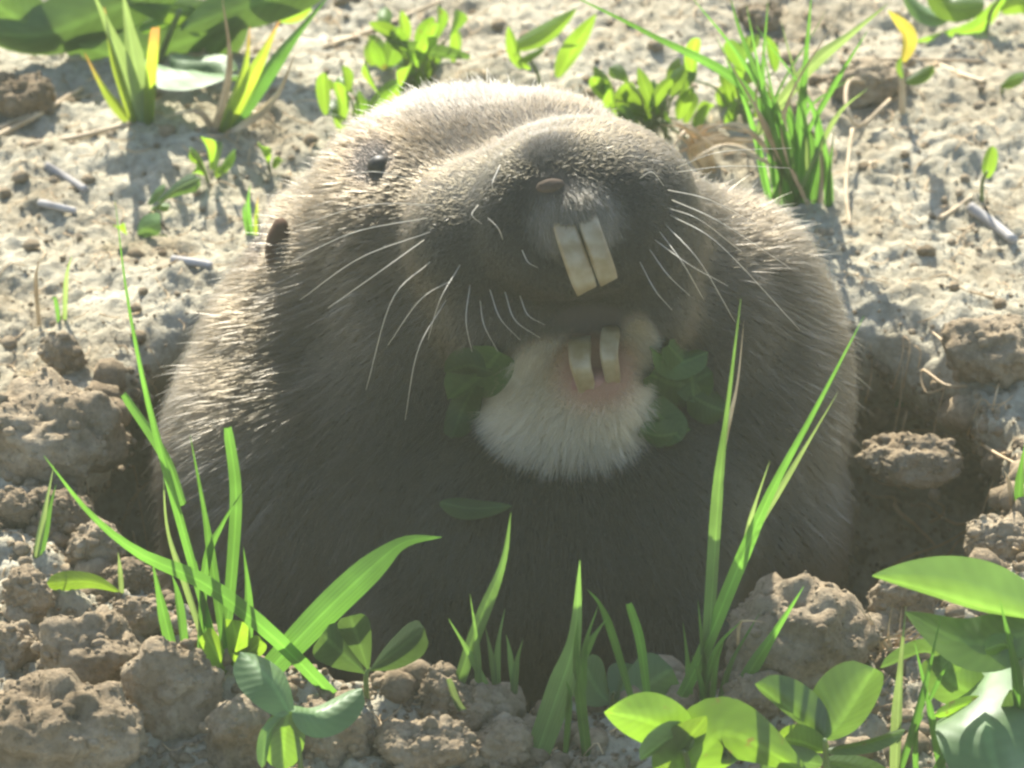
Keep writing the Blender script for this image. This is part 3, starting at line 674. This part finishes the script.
# -- behind and beside the animal
plant('broadleaf_weed', 'big dark green weed leaves filling the top left corner', 'weed', (150, 95), [
    lf([(190, -20), (110, 10), (40, 35), (-40, 30)], 70, 'leaf_gloss', prof='lance', roll=0.4, lean=-0.3, n=24),
    lf([(240, 10), (190, 40), (120, 55), (62, 38)], 80, 'leaf_gloss', prof='oval', roll=0.5, lean=0, n=24),
    lf([(120, 52), (180, 70), (255, 76)], 60, 'leaf_gloss', prof='lance', roll=0.28, fold=0.35, h=0.5, arch=0.2, wave=0.1, n=28),
    lf([(120, -5), (190, 10), (260, 18)], 34, 'leaf', prof='lance', roll=0.3), lf([(250, -8), (285, 5), (312, 10)], 44, 'leaf', roll=-0.2), lf([(140, 30), (170, 15), (200, 18)], 26, 'leaf_spot', roll=0.3), st([(150, 100), (160, 60), (180, 10)], 10), lf([(330, -15), (250, 5), (180, 30)], 60, 'leaf_gloss', prof='lance', roll=0.3, lean=-0.3), lf([(60, 40), (20, 20), (-30, -10)], 60, 'leaf_gloss', roll=0.3), lf([(170, 60), (205, 62), (236, 70)], 40, 'leaf_gloss', h=0.45, fold=0.4, roll=-0.3, wave=0.1), lf([(240, 20), (215, 50), (200, 80)], 60, 'leaf_gloss', roll=0.4, lean=0.2)], dy=1.1)
plant('grass_tuft', 'stubby orange tipped blades rising from a pale crown at top left', 'grass', (146, 124), [
    bl([(142, 118), (112, 100), (84, 52)], 13, 'grass_tip'), bl([(142, 115), (118, 55), (92, -10)], 22, 'grass_pale'), bl([(145, 115), (132, 50), (122, -12)], 22, 'grass_pale'), bl([(149, 116), (152, 75), (156, 28)], 13, 'grass_tip', prof='cut'), bl([(138, 118), (115, 60), (104, 6)], 11, 'grass_tip')])
plant('grass_tuft', 'fan of yellow green blades with a rusty dead leaf near the ear', 'grass', (216, 132), [
    bl([(216, 124), (242, 75), (250, 26)], 13, 'grass_tip'), bl([(222, 122), (258, 65), (280, 20)], 15, 'grass_tip'), bl([(230, 116), (280, 55), (330, -6)], 17, 'grass'), bl([(212, 125), (230, 70), (222, -5)], 9, 'straw'), bl([(218, 124), (270, 103), (296, 52)], 10, 'straw'), bl([(214, 126), (200, 112), (160, 118)], 8, 'straw'), bl([(220, 126), (255, 112), (290, 140)], 8, 'straw')])
def rosette(name, label, cat, base, leaves, mat='leaf', w=16):
    return plant(name, label, cat, base, [st([base, ((base[0] + leaves[0][0]) / 2, (base[1] + leaves[0][1]) / 2), leaves[0][:2]], 4)] + [lf([(base[0] + (x - base[0]) * 0.25, base[1] + (y - base[1]) * 0.25), (base[0] + (x - base[0]) * 0.65 + random.uniform(-2, 2), base[1] + (y - base[1]) * 0.65 - 2), (x, y)], ww, mt, prof=random.choice(['oval', 'obov']), roll=random.uniform(-0.8, 0.8)) for (x, y, ww, mt) in leaves])
plant('dead_grass_tuft', 'tangle of dry brown grass right behind the brow and shoulder', 'dead grass', (715, 168), [
    bl([(715, 170), (690 + 6 * k % 17, 150 - k), (random.uniform(640, 790), random.uniform(118, 172))], random.uniform(4, 8), 'straw', lean=random.uniform(-0.9, 0.1)) for k in range(22)])
rosette('broadleaf_seedling', 'small bright rosette between the orange grass and the ear', 'seedling', (212, 180), [(190, 150, 18, 'leaf'), (205, 138, 18, 'leaf'), (222, 142, 16, 'leaf_gloss'), (235, 152, 16, 'leaf'), (228, 172, 14, 'leaf'), (196, 168, 16, 'leaf_spot')])
rosette('broadleaf_seedling', 'pale lance shaped seedling left of the ear', 'seedling', (142, 210), [(200, 178, 22, 'clover'), (170, 206, 14, 'leaf'), (165, 186, 14, 'clover')])
rosette('broadleaf_seedling', 'low glossy leaf pair on bare soil at left', 'seedling', (130, 238), [(160, 222, 26, 'leaf_gloss'), (166, 250, 26, 'leaf_gloss'), (118, 226, 14, 'leaf')])
rosette('broadleaf_seedling', 'tiny yellow green leaf near the fanned grass', 'seedling', (272, 172), [(262, 146, 18, 'leaf'), (282, 160, 12, 'leaf')])
plant('grass_tuft', 'tiny yellow grass wisp touching the lit neck fur', 'grass', (252, 234), [bl([(252, 232), (248, 210), (250, 184)], 6, 'grass'), bl([(255, 232), (256, 215), (258, 196)], 5, 'grass_tip'), bl([(250, 232), (244, 215), (246, 200)], 5)])
plant('grass_tuft', 'thin upright wisps on the bare soil at far left', 'grass', (64, 318), [bl([(64, 318), (66, 280), (72, 255)], 5, 'grass_pale'), bl([(38, 300), (36, 280), (40, 258)], 5, 'straw'), bl([(60, 318), (56, 300), (50, 300)], 5)])
rng2 = random.Random(11)
def herb(label, base, box, count, wr=(14, 24), mats=('leaf', 'leaf', 'leaf_spot')):
    x0, y0, x1, y1 = box; P_ = []
    for k in range(count):
        tx, ty = rng2.uniform(x0, x1), rng2.uniform(y0, y1); ln_ = rng2.uniform(24, 44); an = math.atan2(ty - base[1] - 15, (tx - base[0]) * 0.7) + rng2.uniform(-0.6, 0.6)
        sx_, sy_ = tx - ln_ * math.cos(an), ty - ln_ * math.sin(an)
        yy = rng2.uniform(-0.9, 0.1)
        P_.append(st([(base[0] + (tx - base[0]) * 0.3, base[1]), ((base[0] + sx_) / 2, (base[1] + sy_) / 2), (sx_, sy_)], 3.5, y=yy, lean=0))
        P_.append(lf([(sx_, sy_), ((sx_ + tx) / 2 + rng2.uniform(-3, 3), (sy_ + ty) / 2 - 2), (tx, ty)], rng2.uniform(*wr), rng2.choice(mats), prof=rng2.choice(['oval', 'lance', 'obov']), roll=rng2.uniform(-0.9, 0.9), y=yy, lean=rng2.uniform(-0.4, 0.4)))
    return plant('leafy_herb', label, 'herb', base, P_)
herb('leafy green herb peeping over the crown of the head, nearest the eye', (362, 125), (316, 62, 410, 112), 18, (14, 25))
herb('leafy green herb at the top edge behind the head', (420, 72), (368, 6, 465, 60), 20, (14, 25))
plant('broadleaf_weed', 'weed with three lance shaped upright leaves above the snout', 'weed', (545, 88), [
    st([(545, 90), (538, 75), (530, 60)], 5), lf([(512, 48), (545, 32), (577, 8)], 22, 'leaf', prof='lance', roll=0.3), lf([(558, 78), (575, 48), (596, 14)], 24, 'leaf', prof='lance', roll=-0.5, fold=0.5), lf([(522, 68), (514, 48), (508, 26)], 16, 'leaf', prof='lance'), lf([(470, 58), (430, 52), (384, 40)], 18, 'clover', prof='lance', roll=0.7), lf([(530, 70), (522, 62), (545, 48)], 10, 'leaf')])
herb('low clump of rounded leaves right above the brow', (655, 118), (585, 62, 712, 108), 28, (13, 22))
herb('yellowish leafy herb under the tall grass behind the right shoulder', (742, 100), (696, 30, 775, 100), 15, (12, 20), ('leaf_spot', 'leaf', 'leaf'))
plant('grass_tuft', 'tall grass clump with long arching stalks behind the right shoulder', 'grass', (798, 205), [
    bl([(797, 210), (802, 110), (812, -12)], 12, lean=-0.3), bl([(778, 150), (745, 90), (650, 35), (565, -8)], 12, 'grass', lean=-0.3), bl([(765, 110), (810, 68), (850, 35), (888, 4)], 14, 'grass_pale', lean=0.2), bl([(788, 190), (780, 130), (742, 60), (690, -5)], 8),
    bl([(785, 180), (770, 110), (740, 30), (730, -5)], 8), bl([(804, 190), (790, 120), (782, 95)], 10), bl([(812, 195), (812, 150), (796, 100)], 13, lean=0.2), bl([(830, 228), (828, 170), (818, 110)], 10), bl([(833, 240), (829, 190), (834, 130)], 8), bl([(780, 190), (776, 150), (764, 100)], 14),
    bl([(790, 195), (788, 150), (778, 110)], 12), bl([(800, 180), (835, 120), (868, 88)], 7, 'grass_pale'), bl([(806, 120), (840, 75), (868, 30)], 6), bl([(772, 160), (762, 90), (768, 0)], 8), bl([(812, 210), (822, 160), (805, 120)], 9, 'straw'), bl([(770, 150), (730, 145), (690, 160)], 7, 'straw'), bl([(775, 145), (740, 125), (700, 135)], 6, 'straw')] + [bl([(790 + random.uniform(-22, 26), 195), (785 + random.uniform(-40, 40), 120), (785 + random.uniform(-80, 70), random.uniform(5, 80))], random.uniform(4, 7), random.choice(['grass', 'grass', 'grass_pale', 'straw']), lean=random.uniform(-0.5, 0.6)) for _ in range(14)])
plant('broadleaf_seedling', 'spindly seedling with a yellow curled leaf casting a long shadow', 'seedling', (903, 112), [
    st([(903, 114), (902, 85), (900, 60)], 9, 'straw'), lf([(903, 62), (908, 35), (888, 10)], 17, 'yellow', prof='lance', roll=0.4), lf([(906, 82), (920, 76), (934, 66)], 16, 'leaf', roll=0.4), lf([(903, 78), (900, 66), (903, 54)], 8, 'leaf', prof='lance')])
plant('broadleaf_weed', 'weed leaves at the top right corner with one long curled leaf', 'weed', (985, 30), [
    lf([(1005, -2), (975, 30), (914, 42)], 20, 'leaf_spot', prof='lance', roll=0.6), lf([(930, -12), (950, 5), (985, 4)], 34, 'leaf', roll=0.3), lf([(905, -5), (925, 12), (950, 18)], 26, 'leaf_gloss', roll=0.7), lf([(1000, 10), (1022, 0), (1040, 8)], 30, 'leaf', roll=0.2), st([(985, 34), (990, 15), (1002, -4)], 6)])
plant('sprout', 'lone two leaved sprout on bare soil at right', 'sprout', (984, 198), [st([(983, 200), (982, 185), (987, 172)], 5), lf([(986, 178), (988, 165), (993, 146)], 17, 'leaf', prof='oval', roll=0.4)])
plant('sprout', 'small leaf at the right edge beside the pale straw', 'sprout', (1006, 92), [lf([(1002, 86), (1012, 80), (1024, 76)], 16, 'leaf', prof='oval', roll=0.5), st([(1002, 92), (1002, 88), (1003, 84)], 4)])
plant('grass_tuft', 'short green blades at the right edge of the burrow', 'grass', (1018, 505), [bl([(1020, 505), (1020, 480), (1026, 440)], 10), bl([(1016, 505), (1010, 485), (1004, 470)], 6, 'straw')])
plant('sprout', 'tiny green leaf on a tendril against the burrow wall', 'sprout', (905, 408), [st([(912, 372), (908, 380), (912, 392), (905, 405)], 3, 'root', root=False, y=-0.3, lean=0), lf([(912, 390), (905, 400), (894, 406)], 11, 'clover', prof='oval', y=-0.3, lean=0)])

# -- leaves held in the mouth
def mouth_leaf(label, pts, w, mat='clover', roll=0.0, prof='oval', dd=-0.17):
    q = []
    for (x, y) in pts:
        s = surf(x, y); q.append(s + FWD * dd)
    o = ribbon(q, w, M[mat], None, 'clover_leaf', prof, 0.45, roll, wave=0.07, seed=pts[0][0])
    tag(o, label, 'leaf', 'clover leaves carried in the mouth')
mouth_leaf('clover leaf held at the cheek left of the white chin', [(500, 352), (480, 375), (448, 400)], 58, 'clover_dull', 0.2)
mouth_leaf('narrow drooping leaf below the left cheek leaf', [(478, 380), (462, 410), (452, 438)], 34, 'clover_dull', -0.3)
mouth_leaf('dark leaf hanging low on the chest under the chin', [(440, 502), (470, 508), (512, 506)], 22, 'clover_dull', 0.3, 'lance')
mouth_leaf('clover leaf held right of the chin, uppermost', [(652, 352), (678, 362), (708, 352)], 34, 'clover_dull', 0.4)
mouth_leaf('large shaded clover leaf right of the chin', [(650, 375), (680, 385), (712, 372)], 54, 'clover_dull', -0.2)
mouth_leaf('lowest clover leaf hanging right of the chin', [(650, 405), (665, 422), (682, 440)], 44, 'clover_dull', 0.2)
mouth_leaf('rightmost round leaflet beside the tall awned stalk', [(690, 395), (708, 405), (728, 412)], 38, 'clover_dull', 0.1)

mouth_leaf('crumpled leaf tucked between the chin and the tall stalk', [(668, 345), (690, 372), (694, 402)], 40, 'clover_dull', 0.5)
mouth_leaf('small leaf pressed against the lower right of the chin', [(640, 430), (660, 436), (690, 430)], 30, 'clover_dull', -0.4)
mouth_leaf('folded leaf above the drooping one at the left cheek', [(492, 372), (470, 366), (446, 372)], 34, 'clover_dull', 0.5)

# ------------------------------------------------------------------ clods, stones, sticks and roots
CRUMB = []
def clod(label, px, py, w, h, y=None, mat='clod', sub=5, rough=0.20, sink=0.25, seed=0, name='dirt_clod', grp='dirt clods round the burrow'):
    g = hit(px, py + h * 0.30) if y is None else Pv(px, py + h * 0.3, y); rx, rz = w / PX / 2, h / PX / 2 / 0.95
    b = bmesh.new(); bmesh.ops.create_icosphere(b, subdivisions=sub, radius=1)
    vs = np.array([x.co[:] for x in b.verts]); fs = [[v.index for v in f.verts] for f in b.faces]; b.free()
    o = np.array([seed * 3.7, seed * 1.3, seed * 5.1])
    ry = rx * 0.85 if w < h * 1.8 else rx * 0.6
    q = np.sign(vs) * np.abs(vs) ** 0.9 * np.array([rx, ry, rz]); mn = min(rx, rz)
    amp = 0.42 * perlin(q * 0.9 / mn + o) + 0.30 * np.abs(perlin(q * 1.5 / mn + o + 3)) + rough * fbm(q * 2.6 + o, 2, 0.6)
    amp = amp * mn + 0.05 * fbm(q * 6.5 + o, 4, 0.8) + 0.045 * np.abs(perlin(q * 11 + o)) 
    p = q + vs * amp[:, None]
    c = g + np.array([0, rx * 0.3, rz * (0.75 - sink)])
    up_ = np.where(vs[:, 2] > -0.3)[0]; CRUMB.append((p + c)[rng.choice(up_, int(60 + 220 * rx))])
    ob = mesh_obj(name, p + c, fs, M[mat], None, origin=c - np.array([0, 0, rz]))
    return tag(ob, label, 'clod', grp)
CL = [('largest clod, flat topped, left of the burrow mouth', 48, 440, 128, 86), ('lumpy round clod topped by a knob near the tall tuft', 92, 662, 96, 78), ('tall angular clod below the tall grass tuft', 174, 694, 84, 100), ('wide crumbly clod in the bottom left corner', 58, 738, 150, 84),
      ('smooth egg shaped clod left of the clover leaflets', 234, 742, 56, 70), ('knobbly clod with pale cap at left edge', 26, 596, 44, 54), ('rounded clod behind the lumpy one, under the paddle leaf', 136, 622, 46, 42), ('small clod at left edge under the capped one', 16, 650, 46, 40),
      ('large shaded clod right of the chest with rootlets', 790, 572, 112, 92), ('broad shaded clod beneath the right one, behind grass', 800, 648, 130, 96), ('clod under the clover, bottom left of centre', 335, 742, 70, 54), ('leaning clod in shade below the chest', 442, 700, 52, 56), ('round shaded clod under the thin blades', 478, 712, 56, 42), ('crumbly clod bottom edge left of broad blade', 424, 750, 76, 44),
      ('small clod on the far left bank above the largest clod', 64, 358, 40, 34), ('little clod between the left edge blades and the fur', 96, 548, 52, 34), ('small lump right below the largest clod', 60, 516, 60, 40), ('small lump at left edge under the largest clod', 14, 512, 44, 36), ('rounded clod touching the tall grass roots', 128, 580, 44, 30),
      ('sunlit ledge of soil jutting from the right burrow wall', 912, 464, 96, 36), ('crumbling clod on the right rim of the burrow', 990, 356, 84, 62), ('shaded lump inside the right burrow wall', 975, 470, 70, 60), ('small clod on the right rim among rootlets', 905, 600, 60, 50), ('pale clod on the soil behind the seedling', 868, 86, 80, 40), ('dark pebble like clod at the top edge', 760, 20, 44, 26), ('clod casting shade at far left top', 20, 100, 70, 40), ('clod at right edge above the broad leaf', 1000, 545, 70, 40), ('clod left of the broad centre blade base', 506, 745, 60, 40), ('lump between the grass tuft and the two winged leaflets', 760, 700, 60, 44)]
for k, (lb, x, y, w, h) in enumerate(CL): clod(lb, x, y, w, h, 0.8 if 'ledge' in lb else None, rough=0.4, seed=k + 1)

def rod(name, label, cat, pts, w, mat, up=0.0, tip=0.8, grp=None):
    q = []
    for k, p in enumerate(pts):
        g = hit(p[0], p[1]); q.append(g + np.array([0, 0, (w / PX / 2) * 0.5 + (p[2] if len(p) > 2 else 0)]))
    V, F = tube(q, w / PX / 2, w / PX / 2 * tip, 7, 16); V = V + 0.006 * np.stack([perlin(V * 9 + s) for s in (1, 7, 13)], -1)
    return tag(mesh_obj(name, V, F, M[mat], None, origin=q[0]), label, cat, grp)
rod('twig', 'short white weathered twig on the soil at right', 'twig', [(970, 210), (990, 224), (1014, 243)], 13, 'stick')
rod('twig', 'grey blue twig fragment lying at upper left', 'twig', [(46, 168), (64, 178), (86, 192)], 10, 'stick')
rod('twig', 'pale bleached twig below the grey fragment', 'twig', [(40, 205), (55, 208), (76, 213)], 9, 'stick')
rod('twig', 'brown stick end beside the white twig', 'twig', [(940, 220), (956, 210), (972, 198)], 6, 'straw')
rod('twig', 'dark stub of stick left of the neck fur', 'twig', [(172, 262), (190, 264), (212, 268)], 10, 'stick')
STR = 'dry straws on the soil'
rod('straw', 'thick dry straw slanting down to the left edge', 'straw', [(-10, 142), (40, 115), (82, 90)], 7, 'straw', grp=STR)
rod('straw', 'dry straw lying level under the orange tipped grass', 'straw', [(20, 146), (70, 140), (130, 125)], 7, 'straw', grp=STR)
rod('straw', 'thin straw at the left edge crossing the level one', 'straw', [(0, 128), (60, 104), (90, 96)], 4, 'straw', grp=STR)
rod('straw', 'long thin straw beside the yellow leaved seedling', 'straw', [(840, 62), (900, 60), (985, 62)], 4, 'straw', grp=STR)
rod('straw', 'broad flat straw below the top right weed', 'straw', [(936, 66), (965, 78), (985, 84)], 8, 'straw', grp=STR)
rod('straw', 'looping dead stem by the tall grass clump', 'straw', [(876, 100, .2), (850, 108, .4), (846, 130, .35), (860, 140, .2), (890, 120, .3)], 5, 'straw', grp=STR)
rod('straw', 'upright dead stem under the looping one', 'straw', [(850, 228, 0), (846, 195, .15), (852, 150, .3)], 5, 'straw', grp=STR)
rod('straw', 'straw lying at the top centre behind the leafy herb', 'straw', [(325, 48), (380, 28), (440, 2)], 5, 'straw', grp=STR)
RT = 'rootlets in the burrow wall'
def rootlet(label, pts, w=4):
    q = [hit(x, y) - FWD * (0.12 + (k % 2) * 0.10 if 0 < k < len(pts) - 1 else 0.0) for k, (x, y) in enumerate(pts)]
    V, F = tube(q, w / PX / 2, w / PX / 2 * 0.5, 5, 20); tag(mesh_obj('rootlet', V, F, M['root'], None, origin=q[0]), label, 'root', RT)
rootlet('bright curved rootlet low in the right burrow wall', [(1005, 500), (985, 515), (960, 524), (940, 516), (925, 504), (914, 506)], 4)
rootlet('thick pale rootlet bending downward beside the fur', [(892, 494), (897, 510), (915, 525), (935, 545)], 7)
rootlet('straight orange rootlet at the right edge', [(968, 430), (990, 450), (1024, 468)], 5)
rootlet('short rootlet crossing the straight orange one', [(988, 457), (1005, 453), (1020, 448)], 4)
rootlet('looped rootlet hanging from the right rim', [(968, 386), (945, 385), (922, 370), (925, 392), (945, 388)], 4)
rootlet('hooked rootlet sticking up from the right rim', [(950, 362), (942, 342), (930, 330)], 4)
rootlet('thin rootlet hanging straight at right wall', [(1000, 380), (995, 395), (992, 412)], 3)
rootlet('faint rootlet in the dark left of the body', [(150, 480), (132, 500), (120, 530)], 3)
rootlet('wiry rootlet beside the lit flank at left', [(133, 465), (138, 490), (128, 515)], 3)
rootlet('pale rootlet on the crumbs below the shaded clover', [(410, 698), (425, 695), (440, 694)], 4)
rootlet('tangled rootlet on crumbs left of the curved shoot', [(372, 712), (385, 735), (405, 745), (430, 728)], 4)
rootlet('rootlet tip poking out of the large shaded clod', [(836, 540), (845, 530), (852, 524)], 3)
rootlet('long rootlet under the broad pointed leaf', [(870, 590), (900, 560), (940, 545), (985, 520)], 4)

for k in range(8):
    x0, y0 = random.uniform(875, 1010), 432 + 18 * k; an = random.uniform(0, 6.28); pts = []
    for j in range(4):
        pts.append((x0, y0)); an += random.uniform(-0.9, 0.9); x0 += 16 * math.cos(an); y0 += 9 * math.sin(an)
    rootlet('fine rootlet in the bank right of the burrow, ' + ['topmost', 'second', 'third', 'fourth', 'fifth', 'sixth', 'seventh', 'lowest'][k] + ' of eight', pts, random.uniform(2.5, 4))
plant('dead_grass_tuft', 'mat of dry grass on the right rim under the broad pointed leaf', 'dead grass', (905, 655), [
    bl([(905 + 4 * math.sin(k), 655), (random.uniform(870, 945), random.uniform(628, 655)), (random.uniform(850, 985), random.uniform(598, 660))], random.uniform(3, 5), 'straw', lean=random.uniform(-0.4, 0.5)) for k in range(26)])

# crumbs of soil nobody could count
b = bmesh.new(); bmesh.ops.create_icosphere(b, subdivisions=2, radius=1)
iv = np.array([x.co[:] for x in b.verts]); fi = np.array([[v.index for v in f.verts] for f in b.faces]); b.free()
protos = [iv * (1 + 0.5 * perlin(iv * 1.3 + 11 * k) + 0.2 * perlin(iv * 3.1 + 5 * k))[:, None] for k in range(12)]
V, F, nv = [], [], 0
NC = 14000
cx = rng.uniform(-8, 8, NC); cy = np.where(rng.random(NC) < 0.65, rng.uniform(-8.2, 0.5, NC), rng.uniform(-1, 14, NC))
cz = ground_z(cx, cy); mk, rr = hole_mask(cx, cy)
size = np.clip(0.022 * (1 + rng.pareto(2.2, NC)), 0.02, 0.20) * np.where(cy > 2, 0.6, 1.15)
for k in range(NC):
    if rr[k] < 0.82: continue
    a = rng.random() * 6.28; R = np.array([[math.cos(a), -math.sin(a), 0], [math.sin(a), math.cos(a), 0], [0, 0, 1]])
    V.append((protos[k % 12] * np.array([1, 0.85, 0.7]) * size[k]) @ R.T + np.array([cx[k], cy[k], cz[k] + size[k] * 0.25])); F.append(fi + nv); nv += len(iv)
for q in np.concatenate(CRUMB):
    sz = float(np.clip(0.016 * (1 + rng.pareto(2.4)), 0.014, 0.09)); V.append(protos[rng.integers(12)] * sz * np.array([1, 0.9, 0.8]) + q); F.append(fi + nv); nv += len(iv)
th = rng.uniform(0, 6.28, 6000); rd_ = rng.uniform(0.80, 1.08, 6000)
wx, wy = 0.35 + 5.85 * rd_ * np.cos(th), -0.3 + 4.9 * rd_ * np.sin(th)   # crumbs clinging to the burrow wall
wz = ground_z(wx, wy); sx_, sy_ = undercut(wx, wy); wsz = np.clip(0.024 * (1 + rng.pareto(1.9, 6000)), 0.02, 0.24)
for k in range(6000):
    V.append(protos[k % 12] * wsz[k] + np.array([wx[k] + sx_[k], wy[k] + sy_[k], wz[k]])); F.append(fi + nv); nv += len(iv)
tag(mesh_obj('soil_crumbs', np.concatenate(V), np.concatenate(F).tolist(), M['clod']), 'loose crumbs of dry soil scattered round the burrow', 'soil', kind='stuff')
# fine dead plant fibres in the soil
V, F, nv = [], [], 0
for k in range(1500):
    x, y = rng.uniform(-7.5, 7.5), rng.uniform(-8, 13)
    m, r_ = hole_mask(np.array(x), np.array(y))
    if r_ < 0.9: continue
    a = rng.random() * 6.28; l = rng.uniform(0.12, 0.5)
    q = []
    for s in (-1, 0, 1):
        xx, yy = x + s * l / 2 * math.cos(a + 0.5 * s), y + s * l / 2 * math.sin(a + 0.5 * s); q.append(np.array([xx, yy, float(ground_z(np.array(xx), np.array(yy))) + 0.015 + (0.06 * rng.random() if s else 0.03)]))
    v_, f_ = tube(q, 0.011, 0.006, 4, 6); V.append(v_); F += [tuple(i + nv for i in f) for f in f_]; nv += len(v_)
tag(mesh_obj('plant_litter', np.concatenate(V), F, M['root']), 'fine dead fibres and rootlets littering the soil', 'litter', kind='stuff')

# ------------------------------------------------------------------ added volume imitating veiling lens glare
mz, nt, N, L, out = new_mat('glare_veil')
pv = N.new('ShaderNodeVolumePrincipled'); pv.inputs['Color'].default_value = (0.95, 0.98, 0.70, 1); pv.inputs['Density'].default_value = 0.0185; pv.inputs['Anisotropy'].default_value = 0.2
L.new(pv.outputs[0], out.inputs['Volume'])
hx, z0, z1 = 40000.0, -110.0, 95.0
hv = [(x, y, z) for z in (z0, z1) for x, y in ((-hx, -hx), (hx, -hx), (hx, hx), (-hx, hx))]
tag(mesh_obj('glare_veil', hv, [(3, 2, 1, 0), (4, 5, 6, 7), (0, 1, 5, 4), (1, 2, 6, 5), (2, 3, 7, 6), (3, 0, 4, 7)], mz, smooth=False), 'pale volume added to imitate veiling lens glare over the burrow', 'glare_veil', kind='stuff')
